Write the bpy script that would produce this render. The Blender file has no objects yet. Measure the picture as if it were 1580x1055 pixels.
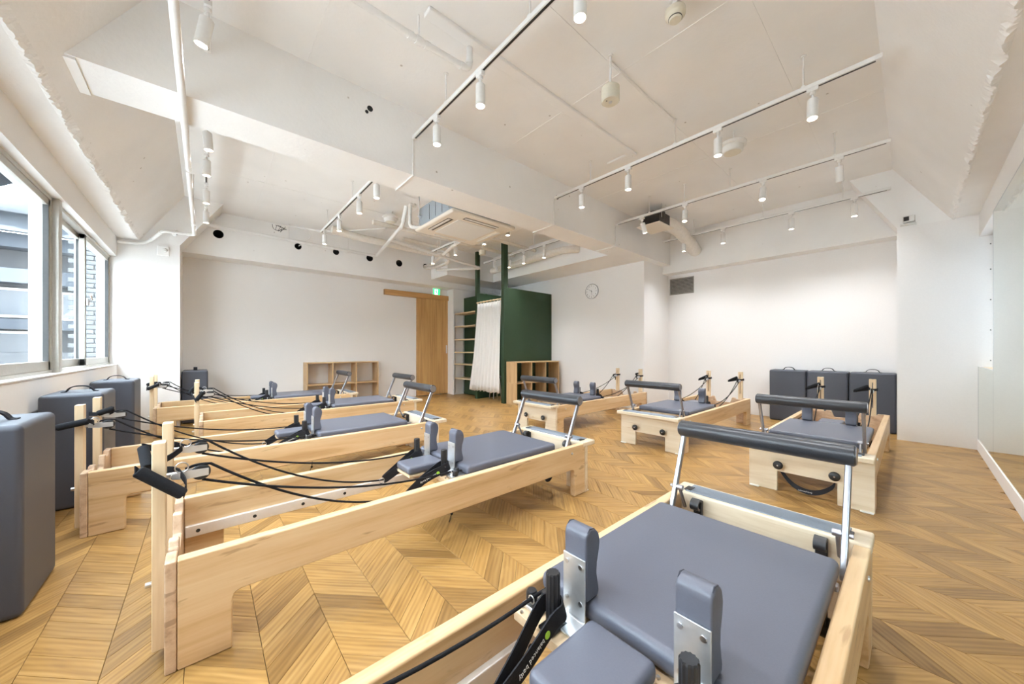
import bpy, bmesh, math, random
from mathutils import Vector, Matrix
random.seed(7)
PI = math.pi
SC = bpy.context.scene
COL = SC.collection

# ------------------------------------------------------------------ camera
F_PX, CX, CY_H = 541.2, 790.0, 540.3
TH = math.atan2(618.0, F_PX)
cam_d = bpy.data.cameras.new('camera')
cam = bpy.data.objects.new('camera', cam_d); COL.objects.link(cam)
cam_d.sensor_width = 36.0
cam_d.lens = F_PX * 36.0 / 1580.0
cam_d.shift_y = (CY_H - 527.5) / 1580.0
cam_d.clip_start = 0.02
cam.location = (0, 0, 1.0)
cam.rotation_euler = (PI / 2, 0, TH - PI / 2)
SC.camera = cam

# ------------------------------------------------------------------ world, exposure
SKY_STRENGTH = 11.5
SPOT_W = 18.0
SPOT_COL = (0.94, 0.965, 1.0)
w = bpy.data.worlds.new('sky'); SC.world = w; w.use_nodes = True
bg = w.node_tree.nodes['Background']
bg.inputs[0].default_value = (0.80, 0.90, 1.0, 1)
bg.inputs[1].default_value = SKY_STRENGTH
SC.view_settings.view_transform = 'Standard'
SC.view_settings.look = 'None'
SC.view_settings.exposure = 0.68
SC.view_settings.gamma = 1.0
SC.view_settings.use_curve_mapping = False
SC.cycles.diffuse_bounces = 6
SC.cycles.max_bounces = 12
SC.cycles.sample_clamp_indirect = 8.0

SUN_W = 48.0
sun_d = bpy.data.lights.new('sun', 'SUN'); sun_d.energy = SUN_W; sun_d.angle = math.radians(1.5); sun_d.color = (1.0, 0.985, 0.96)
sun = bpy.data.objects.new('sun', sun_d); COL.objects.link(sun)     # stands high behind this building and lights the street and the facades across it
sun.rotation_euler = Vector((-0.62, 0.30, -0.72)).to_track_quat('-Z', 'Y').to_euler()
def portal(name, loc, rot, sx, sy):
    l = bpy.data.lights.new(name, 'AREA'); l.shape = 'RECTANGLE'; l.size = sx; l.size_y = sy
    l.cycles.is_portal = True
    o = bpy.data.objects.new(name, l); COL.objects.link(o); o.location = loc; o.rotation_euler = rot
    return o
# daylight enters through the two window openings (sampling portals, they give no light themselves)
portal('daylight_portal', (-0.985, 3.2, 1.48), (0, -PI / 2, 0), 1.30, 6.2)
portal('daylight_portal', (5.0, -0.62, 1.48), (PI / 2, 0, 0), 1.7, 1.30)

# ------------------------------------------------------------------ materials
MATS = {}
def nodes_of(name):
    m = bpy.data.materials.new(name); m.use_nodes = True
    nt = m.node_tree; b = nt.nodes['Principled BSDF']
    MATS[name] = m
    return m, nt, b
def N(nt, t, **kw):
    n = nt.nodes.new(t)
    for k, v in kw.items():
        if k.startswith('i_'):
            n.inputs[int(k[2:])].default_value = v
        else:
            setattr(n, k, v)
    return n
def ramp(nt, stops):
    r = nt.nodes.new('ShaderNodeValToRGB'); e = r.color_ramp.elements
    while len(e) > len(stops): e.remove(e[-1])
    while len(e) < len(stops): e.new(0.5)
    for q, (p, c) in zip(e, stops):
        q.position = p; q.color = (c[0], c[1], c[2], 1)
    return r
def plain(name, col, rough=0.5, metal=0.0, bump=0.0, scale=60.0, var=0.06, spec=0.5, sheen=0.0):
    m, nt, b = nodes_of(name)
    tc = N(nt, 'ShaderNodeTexCoord')
    no = N(nt, 'ShaderNodeTexNoise'); no.inputs['Scale'].default_value = scale; no.inputs['Detail'].default_value = 3
    nt.links.new(tc.outputs['Object'], no.inputs['Vector'])
    lo = [max(0, c * (1 - var)) for c in col]; hi = [min(1, c * (1 + var)) for c in col]
    r = ramp(nt, [(0.3, lo), (0.7, hi)])
    nt.links.new(no.outputs['Fac'], r.inputs[0]); nt.links.new(r.outputs[0], b.inputs['Base Color'])
    b.inputs['Roughness'].default_value = rough; b.inputs['Metallic'].default_value = metal
    b.inputs['Specular IOR Level'].default_value = spec
    if sheen: b.inputs['Sheen Weight'].default_value = sheen
    if bump:
        bp = N(nt, 'ShaderNodeBump'); bp.inputs['Strength'].default_value = bump; bp.inputs['Distance'].default_value = 0.002
        nt.links.new(no.outputs['Fac'], bp.inputs['Height']); nt.links.new(bp.outputs[0], b.inputs['Normal'])
    return m
def emit(name, col, strength):
    m, nt, b = nodes_of(name)
    b.inputs['Base Color'].default_value = (*col, 1)
    b.inputs['Emission Color'].default_value = (*col, 1); b.inputs['Emission Strength'].default_value = strength
    return m
def concrete(name, col):
    m, nt, b = nodes_of(name)
    tc = N(nt, 'ShaderNodeTexCoord')
    big = N(nt, 'ShaderNodeTexNoise'); big.inputs['Scale'].default_value = 1.7; big.inputs['Detail'].default_value = 5
    fine = N(nt, 'ShaderNodeTexNoise'); fine.inputs['Scale'].default_value = 38; fine.inputs['Detail'].default_value = 6
    vor = N(nt, 'ShaderNodeTexVoronoi'); vor.inputs['Scale'].default_value = 4.2; vor.inputs['Randomness'].default_value = 1.0
    for n in (big, fine, vor): nt.links.new(tc.outputs['Object'], n.inputs['Vector'])
    r = ramp(nt, [(0.3, [c * 0.955 for c in col]), (0.7, [min(1, c * 1.03) for c in col])])
    nt.links.new(big.outputs['Fac'], r.inputs[0])
    pr = ramp(nt, [(0.0, (0.42, 0.38, 0.33)), (0.03, (0.55, 0.5, 0.45)), (0.05, (1, 1, 1))])   # pock marks
    nt.links.new(vor.outputs['Distance'], pr.inputs[0])
    mx = N(nt, 'ShaderNodeMixRGB', blend_type='MULTIPLY'); mx.inputs[0].default_value = 0.8
    nt.links.new(r.outputs[0], mx.inputs[1]); nt.links.new(pr.outputs[0], mx.inputs[2])
    nt.links.new(mx.outputs[0], b.inputs['Base Color']); b.inputs['Roughness'].default_value = 0.75
    b.inputs['Specular IOR Level'].default_value = 0.25
    bp = N(nt, 'ShaderNodeBump'); bp.inputs['Strength'].default_value = 0.35; bp.inputs['Distance'].default_value = 0.004
    nt.links.new(fine.outputs['Fac'], bp.inputs['Height']); nt.links.new(bp.outputs[0], b.inputs['Normal'])
    return m
def timber(name, light, mid, dark, stretch=(1.2, 18, 18), streak=0.35, rough=0.38, axis=0, blotch=None):
    """wood whose grain runs along one local axis"""
    m, nt, b = nodes_of(name)
    tc = N(nt, 'ShaderNodeTexCoord'); oi = N(nt, 'ShaderNodeObjectInfo')
    mp = N(nt, 'ShaderNodeMapping')
    s = list(stretch); s = s[-axis:] + s[:-axis] if axis else s
    mp.inputs['Scale'].default_value = s
    add = N(nt, 'ShaderNodeVectorMath', operation='ADD'); mul = N(nt, 'ShaderNodeMath', operation='MULTIPLY'); mul.inputs[1].default_value = 31.7
    nt.links.new(oi.outputs['Random'], mul.inputs[0])
    nt.links.new(tc.outputs['Object'], add.inputs[0]); nt.links.new(mul.outputs[0], add.inputs[1])
    nt.links.new(add.outputs[0], mp.inputs['Vector'])
    n1 = N(nt, 'ShaderNodeTexNoise'); n1.inputs['Scale'].default_value = 1.0; n1.inputs['Detail'].default_value = 6; n1.inputs['Distortion'].default_value = 0.6
    nt.links.new(mp.outputs[0], n1.inputs['Vector'])
    n2 = N(nt, 'ShaderNodeTexNoise'); n2.inputs['Scale'].default_value = 7.0; n2.inputs['Detail'].default_value = 4
    nt.links.new(mp.outputs[0], n2.inputs['Vector'])
    r = ramp(nt, [(0.28, dark), (0.47, mid), (0.68, light)])
    mixf = N(nt, 'ShaderNodeMath', operation='MULTIPLY_ADD'); mixf.inputs[1].default_value = 0.25
    sub = N(nt, 'ShaderNodeMath', operation='SUBTRACT'); sub.inputs[1].default_value = 0.125
    nt.links.new(n2.outputs['Fac'], mixf.inputs[0]); nt.links.new(n1.outputs['Fac'], sub.inputs[0]); nt.links.new(sub.outputs[0], mixf.inputs[2])
    nt.links.new(mixf.outputs[0], r.inputs[0])
    out = r.outputs[0]
    if blotch:
        n3 = N(nt, 'ShaderNodeTexNoise'); n3.inputs['Scale'].default_value = 1.6; n3.inputs['Detail'].default_value = 3; n3.inputs['Distortion'].default_value = 1.2
        mp3 = N(nt, 'ShaderNodeMapping'); mp3.inputs['Scale'].default_value = (2.2, 13, 13) if axis == 0 else ((13, 2.2, 13) if axis == 1 else (13, 13, 2.2))
        nt.links.new(add.outputs[0], mp3.inputs['Vector']); nt.links.new(mp3.outputs[0], n3.inputs['Vector'])
        r3 = ramp(nt, [(0.645, (0, 0, 0)), (0.70, (1, 1, 1))])
        nt.links.new(n3.outputs['Fac'], r3.inputs[0])
        mx = N(nt, 'ShaderNodeMixRGB'); mx.inputs[2].default_value = (*blotch, 1)
        k = N(nt, 'ShaderNodeMath', operation='MULTIPLY'); k.inputs[1].default_value = streak
        nt.links.new(r3.outputs[0], k.inputs[0]); nt.links.new(k.outputs[0], mx.inputs[0])
        nt.links.new(out, mx.inputs[1]); out = mx.outputs[0]
    nt.links.new(out, b.inputs['Base Color']); b.inputs['Roughness'].default_value = rough
    b.inputs['Coat Weight'].default_value = 0.15; b.inputs['Coat Roughness'].default_value = 0.25
    bp = N(nt, 'ShaderNodeBump'); bp.inputs['Strength'].default_value = 0.08; bp.inputs['Distance'].default_value = 0.001
    nt.links.new(n1.outputs['Fac'], bp.inputs['Height']); nt.links.new(bp.outputs[0], b.inputs['Normal'])
    return m
def plank_mat(name):
    m, nt, b = nodes_of(name)
    uv = N(nt, 'ShaderNodeUVMap', uv_map='UVMap')
    oi = N(nt, 'ShaderNodeObjectInfo'); at = N(nt, 'ShaderNodeAttribute', attribute_name='tone')
    sm = N(nt, 'ShaderNodeMath', operation='ADD'); fr = N(nt, 'ShaderNodeMath', operation='FRACT')
    nt.links.new(oi.outputs['Random'], sm.inputs[0]); nt.links.new(at.outputs['Fac'], sm.inputs[1]); nt.links.new(sm.outputs[0], fr.inputs[0])
    k = N(nt, 'ShaderNodeMath', operation='MULTIPLY'); k.inputs[1].default_value = 47.0
    nt.links.new(fr.outputs[0], k.inputs[0])
    add = N(nt, 'ShaderNodeVectorMath', operation='ADD'); nt.links.new(uv.outputs[0], add.inputs[0]); nt.links.new(k.outputs[0], add.inputs[1])
    mp = N(nt, 'ShaderNodeMapping'); mp.inputs['Scale'].default_value = (3.2, 17, 1)
    nt.links.new(add.outputs[0], mp.inputs['Vector'])
    n1 = N(nt, 'ShaderNodeTexNoise'); n1.inputs['Scale'].default_value = 1.3; n1.inputs['Detail'].default_value = 5; n1.inputs['Roughness'].default_value = 0.42; n1.inputs['Distortion'].default_value = 1.3
    nt.links.new(mp.outputs[0], n1.inputs['Vector'])
    wv = N(nt, 'ShaderNodeTexWave', bands_direction='Y'); wv.inputs['Scale'].default_value = 0.7; wv.inputs['Distortion'].default_value = 7; wv.inputs['Detail'].default_value = 2; wv.inputs['Detail Scale'].default_value = 0.7
    nt.links.new(mp.outputs[0], wv.inputs['Vector'])
    mixw = N(nt, 'ShaderNodeMixRGB'); mixw.inputs[0].default_value = 0.2
    nt.links.new(n1.outputs['Fac'], mixw.inputs[1]); nt.links.new(wv.outputs['Fac'], mixw.inputs[2])
    r = ramp(nt, [(0.2, (0.225, 0.120, 0.036)), (0.5, (0.345, 0.200, 0.064)), (0.8, (0.44, 0.275, 0.102))])
    nt.links.new(mixw.outputs[0], r.inputs[0])
    tone = ramp(nt, [(0.0, (0.66, 0.62, 0.58)), (0.3, (0.94, 0.92, 0.9)), (0.6, (1.06, 1.04, 1.0)), (0.8, (1.02, 0.98, 0.9)), (1.0, (1.16, 1.17, 1.17))])
    nt.links.new(fr.outputs[0], tone.inputs[0])
    mx = N(nt, 'ShaderNodeMixRGB', blend_type='MULTIPLY'); mx.inputs[0].default_value = 1.0
    nt.links.new(r.outputs[0], mx.inputs[1]); nt.links.new(tone.outputs[0], mx.inputs[2])
    nt.links.new(mx.outputs[0], b.inputs['Base Color'])
    b.inputs['Roughness'].default_value = 0.36; b.inputs['Specular IOR Level'].default_value = 0.45
    bp = N(nt, 'ShaderNodeBump'); bp.inputs['Strength'].default_value = 0.06; bp.inputs['Distance'].default_value = 0.001
    nt.links.new(n1.outputs['Fac'], bp.inputs['Height']); nt.links.new(bp.outputs[0], b.inputs['Normal'])
    return m
def glass_mat(name, tint, gloss=0.12):
    m = bpy.data.materials.new(name); m.use_nodes = True; nt = m.node_tree; nt.nodes.clear(); MATS[name] = m
    o = N(nt, 'ShaderNodeOutputMaterial'); t = N(nt, 'ShaderNodeBsdfTransparent'); g = N(nt, 'ShaderNodeBsdfGlossy')
    t.inputs[0].default_value = (*tint, 1); g.inputs['Roughness'].default_value = 0.02
    mx = N(nt, 'ShaderNodeMixShader'); mx.inputs[0].default_value = 0.05
    nt.links.new(t.outputs[0], mx.inputs[1]); nt.links.new(g.outputs[0], mx.inputs[2]); nt.links.new(mx.outputs[0], o.inputs[0])
    return m
def wired_glass(name, tint):
    """clear glass with the fine diagonal wire mesh cast inside it"""
    m = bpy.data.materials.new(name); m.use_nodes = True; nt = m.node_tree; nt.nodes.clear(); MATS[name] = m
    o = N(nt, 'ShaderNodeOutputMaterial'); t = N(nt, 'ShaderNodeBsdfTransparent'); d = N(nt, 'ShaderNodeBsdfDiffuse')
    t.inputs[0].default_value = (*tint, 1); d.inputs[0].default_value = (0.30, 0.33, 0.38, 1)
    tc = N(nt, 'ShaderNodeTexCoord'); sep = N(nt, 'ShaderNodeSeparateXYZ'); nt.links.new(tc.outputs['Object'], sep.inputs[0])
    fac = None
    for sgn in ('ADD', 'SUBTRACT'):
        a = N(nt, 'ShaderNodeMath', operation=sgn); nt.links.new(sep.outputs['Y'], a.inputs[0]); nt.links.new(sep.outputs['Z'], a.inputs[1])
        k = N(nt, 'ShaderNodeMath', operation='MULTIPLY'); k.inputs[1].default_value = 36; nt.links.new(a.outputs[0], k.inputs[0])
        f = N(nt, 'ShaderNodeMath', operation='FRACT'); nt.links.new(k.outputs[0], f.inputs[0])
        l = N(nt, 'ShaderNodeMath', operation='LESS_THAN'); l.inputs[1].default_value = 0.07; nt.links.new(f.outputs[0], l.inputs[0])
        if fac is None: fac = l
        else:
            mxx = N(nt, 'ShaderNodeMath', operation='MAXIMUM'); nt.links.new(fac.outputs[0], mxx.inputs[0]); nt.links.new(l.outputs[0], mxx.inputs[1]); fac = mxx
    mx = N(nt, 'ShaderNodeMixShader'); nt.links.new(fac.outputs[0], mx.inputs[0])
    nt.links.new(t.outputs[0], mx.inputs[1]); nt.links.new(d.outputs[0], mx.inputs[2]); nt.links.new(mx.outputs[0], o.inputs[0])
    return m

plain('wall_paint', (0.85, 0.835, 0.82), 0.8, bump=0.12, scale=90, var=0.012, spec=0.2)
concrete('raw_ceiling', (0.87, 0.86, 0.845))
plain('white_metal', (0.80, 0.79, 0.77), 0.35, var=0.02)
plain('white_plastic', (0.78, 0.77, 0.74), 0.45, var=0.02)
plain('cream_plastic', (0.72, 0.67, 0.55), 0.5, var=0.03)
plain('beige_panel', (0.78, 0.71, 0.61), 0.5, var=0.02)
plain('pipe_wrap', (0.78, 0.74, 0.68), 0.7, bump=0.5, scale=24, var=0.05)
plain('grey_sheet', (0.36, 0.40, 0.44), 0.45, metal=0.4, var=0.04)
plain('black_plastic', (0.018, 0.018, 0.02), 0.42, var=0.1)
plain('hole_shade', (0.01, 0.01, 0.01), 0.9, var=0.1)  # flat black standing for the shade inside holes
plain('black_webbing', (0.022, 0.022, 0.026), 0.75, bump=0.4, scale=400, var=0.2, spec=0.15)
plain('black_foam', (0.016, 0.017, 0.02), 0.85, bump=0.3, scale=200, var=0.15, spec=0.15)
plain('black_rope', (0.014, 0.014, 0.016), 0.8, bump=0.5, scale=500, var=0.25, spec=0.15)
plain('bar_vinyl', (0.028, 0.031, 0.038), 0.33, bump=0.08, scale=220, var=0.1)
plain('grey_vinyl', (0.106, 0.113, 0.145), 0.42, bump=0.1, scale=260, var=0.03)
plain('box_vinyl', (0.062, 0.068, 0.088), 0.45, bump=0.1, scale=240, var=0.03)
plain('stitch', (0.05, 0.055, 0.075), 0.7)
plain('grey_pad', (0.21, 0.25, 0.30), 0.6, bump=0.3, scale=300)
plain('steel', (0.62, 0.62, 0.63), 0.28, metal=1.0, var=0.03)
plain('brushed_aluminium', (0.74, 0.76, 0.78), 0.38, metal=0.85, var=0.03)
plain('bar_steel', (0.36, 0.36, 0.39), 0.32, metal=0.85, var=0.04)
plain('track_aluminium', (0.78, 0.73, 0.68), 0.4, metal=0.35, var=0.02)
plain('window_aluminium', (0.52, 0.50, 0.455), 0.4, metal=0.45, var=0.04)
plain('window_seal', (0.05, 0.05, 0.05), 0.7)
plain('green_paint', (0.020, 0.050, 0.020), 0.6, bump=0.06, scale=120, var=0.04)
plain('curtain_cloth', (0.84, 0.83, 0.81), 0.9, bump=0.15, scale=300, var=0.02)
plain('clock_face', (0.86, 0.86, 0.86), 0.4, var=0.01)
plain('clock_ink', (0.08, 0.08, 0.09), 0.6)
plain('sensor_white', (0.86, 0.85, 0.83), 0.4, var=0.01)
plain('logo_green', (0.36, 0.62, 0.05), 0.6)
plain('logo_white', (0.75, 0.75, 0.75), 0.6)
plain('grille_dark', (0.10, 0.085, 0.07), 0.6)
plain('grille_slat', (0.52, 0.50, 0.47), 0.45, metal=0.3)
plain('ground_outside', (0.48, 0.48, 0.48), 0.9, scale=2)
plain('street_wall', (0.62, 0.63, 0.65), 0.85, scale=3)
plain('sky_block_wall', (0.13, 0.13, 0.135), 0.85, scale=3)  # kept dark so the added wall throws little light indoors
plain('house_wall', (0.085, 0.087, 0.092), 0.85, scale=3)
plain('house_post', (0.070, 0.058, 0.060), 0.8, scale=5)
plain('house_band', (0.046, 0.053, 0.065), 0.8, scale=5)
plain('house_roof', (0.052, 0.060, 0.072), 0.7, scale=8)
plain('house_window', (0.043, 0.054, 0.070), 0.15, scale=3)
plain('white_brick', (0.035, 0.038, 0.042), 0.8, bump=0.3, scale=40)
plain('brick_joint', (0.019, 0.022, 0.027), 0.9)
plain('floor_base', (0.10, 0.06, 0.03), 0.8)
plain('plank_seam', (0.16, 0.1, 0.05), 0.8)
timber('maple', (0.70, 0.515, 0.305), (0.64, 0.435, 0.235), (0.51, 0.315, 0.145), blotch=(0.30, 0.17, 0.075), streak=0.55)
timber('maple_v', (0.76, 0.66, 0.51), (0.71, 0.595, 0.435), (0.61, 0.48, 0.32), axis=1, blotch=(0.55, 0.38, 0.22), streak=0.5)
timber('maple_end', (0.64, 0.47, 0.32), (0.54, 0.37, 0.24), (0.36, 0.24, 0.155), stretch=(20, 9, 20), blotch=(0.24, 0.15, 0.09), streak=0.6)
timber('maple_post', (0.80, 0.64, 0.43), (0.75, 0.575, 0.365), (0.66, 0.48, 0.29), axis=2)
timber('plywood', (0.70, 0.53, 0.34), (0.64, 0.465, 0.285), (0.5, 0.33, 0.18))
timber('oak_door', (0.62, 0.375, 0.145), (0.55, 0.315, 0.11), (0.43, 0.235, 0.075), stretch=(1.0, 26, 26), axis=2, rough=0.45)
timber('oak_trim', (0.58, 0.33, 0.115), (0.50, 0.27, 0.085), (0.38, 0.19, 0.055), rough=0.45)
timber('oak_shelf', (0.60, 0.41, 0.22), (0.54, 0.355, 0.18), (0.44, 0.275, 0.13), rough=0.5)
timber('oak_shelf_v', (0.60, 0.41, 0.22), (0.54, 0.355, 0.18), (0.44, 0.275, 0.13), axis=2, rough=0.5)
timber('pale_rod', (0.75, 0.60, 0.40), (0.70, 0.54, 0.34), (0.6, 0.44, 0.26), axis=1)
plank_mat('oak_plank')
glass_mat('window_glass', (0.93, 0.965, 0.97)); wired_glass('wired_window_glass', (0.92, 0.955, 0.965))
m, nt, b = nodes_of('mirror_glass')
tcm = N(nt, 'ShaderNodeTexNoise'); tcm.inputs['Scale'].default_value = 2
rm = ramp(nt, [(0.0, (0.72, 0.775, 0.725)), (1.0, (0.74, 0.795, 0.745))]); nt.links.new(tcm.outputs['Fac'], rm.inputs[0]); nt.links.new(rm.outputs[0], b.inputs['Base Color'])
b.inputs['Metallic'].default_value = 1.0; b.inputs['Roughness'].default_value = 0.015
emit('lamp_lens', (1.0, 0.90, 0.74), 14.0)
emit('exit_green', (0.03, 0.62, 0.22), 0.9)
emit('exit_white', (0.85, 1.0, 0.9), 1.0)
M = MATS

# ------------------------------------------------------------------ mesh helpers
def weighted(me):
    """corner normals weighted by face area, so flat faces stay flat next to small bevels"""
    pol = me.polygons; adj = {}
    for p in pol:
        for v in p.vertices: adj.setdefault(v, []).append(p.index)
    nr = [p.normal.copy() for p in pol]; ar = [p.area for p in pol]; sm = [p.use_smooth for p in pol]; out = []
    for p in pol:
        for v in p.vertices:
            if not sm[p.index]: out.append(nr[p.index]); continue
            a = Vector((0, 0, 0))
            for q in adj[v]:
                if sm[q] and nr[q].dot(nr[p.index]) > 0.5: a += nr[q] * ar[q]
            out.append(a.normalized() if a.length > 1e-12 else nr[p.index])
    me.normals_split_custom_set(out)
class MB:
    """collects shapes, then becomes one mesh object"""
    def __init__(self): self.v = []; self.f = []; self.s = []
    def add(self, vs, fs, smooth=False):
        o = len(self.v); self.v += [tuple(p) for p in vs]
        for q in fs: self.f.append([o + i for i in q]); self.s.append(smooth)
        return self
    def box(self, x0, y0, z0, x1, y1, z1):
        vs = [(x, y, z) for x in (x0, x1) for y in (y0, y1) for z in (z0, z1)]
        return self.add(vs, [(0, 1, 3, 2), (4, 6, 7, 5), (0, 4, 5, 1), (2, 3, 7, 6), (0, 2, 6, 4), (1, 5, 7, 3)])
    def rbox(self, x0, y0, z0, x1, y1, z1, r, seg=2, smooth=True):
        bm = bmesh.new(); bmesh.ops.create_cube(bm, size=1)
        for q in bm.verts: q.co = Vector(((x0 + x1) / 2 + q.co.x * (x1 - x0), (y0 + y1) / 2 + q.co.y * (y1 - y0), (z0 + z1) / 2 + q.co.z * (z1 - z0)))
        bmesh.ops.bevel(bm, geom=bm.edges[:], offset=r, segments=seg, affect='EDGES', profile=0.5)
        return self.bm(bm, smooth)
    def bm(self, bm, smooth=False):
        bm.verts.index_update(); bm.verts.ensure_lookup_table()
        self.add([q.co[:] for q in bm.verts], [[q.index for q in f.verts] for f in bm.faces], smooth); bm.free(); return self
    def prism(self, pts, axis, a, b, bevel=0.0, seg=2):
        """polygon pts (2-D) pushed along axis from a to b"""
        def P(p, t): return {'x': (t, p[0], p[1]), 'y': (p[0], t, p[1]), 'z': (p[0], p[1], t)}[axis]
        bm = bmesh.new(); n = len(pts)
        A = [bm.verts.new(P(p, a)) for p in pts]; B = [bm.verts.new(P(p, b)) for p in pts]
        bm.faces.new(A); bm.faces.new(B[::-1])
        for i in range(n): bm.faces.new((A[i], B[i], B[(i + 1) % n], A[(i + 1) % n]))
        bmesh.ops.recalc_face_normals(bm, faces=bm.faces[:])
        if bevel:
            bmesh.ops.bevel(bm, geom=bm.edges[:], offset=bevel, segments=seg, affect='EDGES', profile=0.5)
        big = [f for f in bm.faces if len(f.verts) > 4]
        if big: bmesh.ops.triangulate(bm, faces=big)
        return self.bm(bm, bool(bevel))
    def tube(self, path, r, n=8, caps=True, smooth=True, closed=False):
        P = [Vector(p) for p in path]; m_ = len(P); rings = []; up = None
        for i, p in enumerate(P):
            if closed: t = P[(i + 1) % m_] - P[i - 1]
            else: t = P[min(i + 1, m_ - 1)] - P[max(i - 1, 0)]
            t.normalize()
            if up is None:
                up = Vector((0, 0, 1)) if abs(t.z) < 0.9 else Vector((1, 0, 0))
            a = t.cross(up); a.normalize(); c = a.cross(t); c.normalize(); up = c
            rr = r[i] if isinstance(r, (list, tuple)) else r
            rings.append([p + a * (math.cos(2 * PI * k / n) * rr) + c * (math.sin(2 * PI * k / n) * rr) for k in range(n)])
        vs = [q for g in rings for q in g]; fs = []
        for i in range(m_ if closed else m_ - 1):
            j = (i + 1) % m_
            for k in range(n): fs.append((i * n + k, i * n + (k + 1) % n, j * n + (k + 1) % n, j * n + k))
        self.add(vs, fs, smooth)
        if caps and not closed:
            self.add(rings[0], [list(range(n))[::-1]]); self.add(rings[-1], [list(range(n))])
        return self
    def ribbon(self, path, width, thick, wdir=(0, 0, 1), closed=False):
        P = [Vector(p) for p in path]; W = Vector(wdir).normalized(); m_ = len(P); vs = []; fs = []
        for i, p in enumerate(P):
            if closed: t = P[(i + 1) % m_] - P[i - 1]
            else: t = P[min(i + 1, m_ - 1)] - P[max(i - 1, 0)]
            nrm = t.cross(W); nrm.normalize()
            for a, c in ((-1, -1), (1, -1), (1, 1), (-1, 1)): vs.append(p + W * (a * width / 2) + nrm * (c * thick / 2))
        for i in range(m_ if closed else m_ - 1):
            j = (i + 1) % m_
            for k in range(4): fs.append((i * 4 + k, i * 4 + (k + 1) % 4, j * 4 + (k + 1) % 4, j * 4 + k))
        if not closed: fs += [(3, 2, 1, 0), tuple((m_ - 1) * 4 + k for k in range(4))]
        return self.add(vs, fs, True)
    def lathe(self, prof, c, axis='z', n=20, smooth=True):
        """prof: (radius, height) pairs"""
        vs = []; fs = []
        for r, h in prof:
            for k in range(n):
                a = 2 * PI * k / n; x, y = r * math.cos(a), r * math.sin(a)
                vs.append({'z': (c[0] + x, c[1] + y, c[2] + h), 'x': (c[0] + h, c[1] + x, c[2] + y), 'y': (c[0] + x, c[1] + h, c[2] + y)}[axis])
        for i in range(len(prof) - 1):
            for k in range(n): fs.append((i * n + k, i * n + (k + 1) % n, (i + 1) * n + (k + 1) % n, (i + 1) * n + k))
        o = len(self.v); self.add(vs, fs, smooth)
        self.f.append([o + k for k in range(n)][::-1]); self.s.append(False)
        self.f.append([o + (len(prof) - 1) * n + k for k in range(n)]); self.s.append(False)
        return self
    def ball(self, c, r, n=10):
        return self.lathe([(max(1e-4, r * math.sin(PI * i / 8)), -r * math.cos(PI * i / 8)) for i in range(9)], c, 'z', n)
    def build(self, name, mat, parent=None, recalc=True):
        me = bpy.data.meshes.new(name); me.from_pydata(self.v, [], self.f)
        me.polygons.foreach_set('use_smooth', self.s)
        if recalc:
            bm = bmesh.new(); bm.from_mesh(me); bmesh.ops.recalc_face_normals(bm, faces=bm.faces[:]); bm.to_mesh(me); bm.free()
        me.update()
        if any(self.s): weighted(me)
        o = bpy.data.objects.new(name, me); COL.objects.link(o)
        me.materials.append(M[mat] if isinstance(mat, str) else mat)
        if parent is not None: o.parent = parent
        return o
def tag(o, label=None, cat=None, group=None, kind=None):
    if label: o['label'] = label
    if cat: o['category'] = cat
    if group: o['group'] = group
    if kind: o['kind'] = kind
    return o
def thing(name, label, cat, loc=(0, 0, 0), rz=0.0, group=None):
    o = bpy.data.objects.new(name, None); COL.objects.link(o); o.empty_display_size = 0.05
    o.location = loc; o.rotation_euler = (0, 0, rz)
    return tag(o, label, cat, group)
def struct(o, label=None):
    o['kind'] = 'structure'
    if label: o['label'] = label
    return o
def copy_tree(o, parent=None, skip=()):
    c = o.copy(); COL.objects.link(c); c.parent = parent
    for ch in [q for q in bpy.data.objects if q.parent == o]:
        if ch.name.split('.')[0] in skip: continue
        copy_tree(ch, c, skip)
    return c
def text_mesh(txt, size):
    cu = bpy.data.curves.new('lettering', 'FONT'); cu.body = txt; cu.size = size; cu.extrude = 0.0002; cu.align_x = 'LEFT'; cu.resolution_u = 2
    o = bpy.data.objects.new('lettering_source', cu); COL.objects.link(o)
    dg = bpy.context.evaluated_depsgraph_get(); me = bpy.data.meshes.new_from_object(o.evaluated_get(dg))
    bpy.data.objects.remove(o); bpy.data.curves.remove(cu)
    return me
def sag(a, b, s, n=14):
    a, b = Vector(a), Vector(b); out = []
    for i in range(n + 1):
        t = i / n; p = a.lerp(b, t); p.z -= s * 4 * t * (1 - t); out.append(p)
    return out
def spline(pts, n=6, closed=False):
    P = [Vector(p) for p in pts]; L = len(P); out = []
    rng = range(L) if closed else range(L - 1)
    for i in rng:
        p0 = P[i - 1] if (closed or i > 0) else P[i]; p1 = P[i]; p2 = P[(i + 1) % L]
        p3 = P[(i + 2) % L] if (closed or i + 2 < L) else p2
        for k in range(n):
            t = k / n
            out.append(0.5 * ((2 * p1) + (p2 - p0) * t + (2 * p0 - 5 * p1 + 4 * p2 - p3) * t * t + (3 * p1 - p0 - 3 * p2 + p3) * t ** 3))
    if not closed: out.append(P[-1])
    return out

# ================================================================== THE ROOM
X0, X1, Y0, Y1, ZC = -0.80, 6.42, -0.44, 7.11, 3.04
SILL, HEAD, ZS = 0.825, 2.138, 2.363
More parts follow.
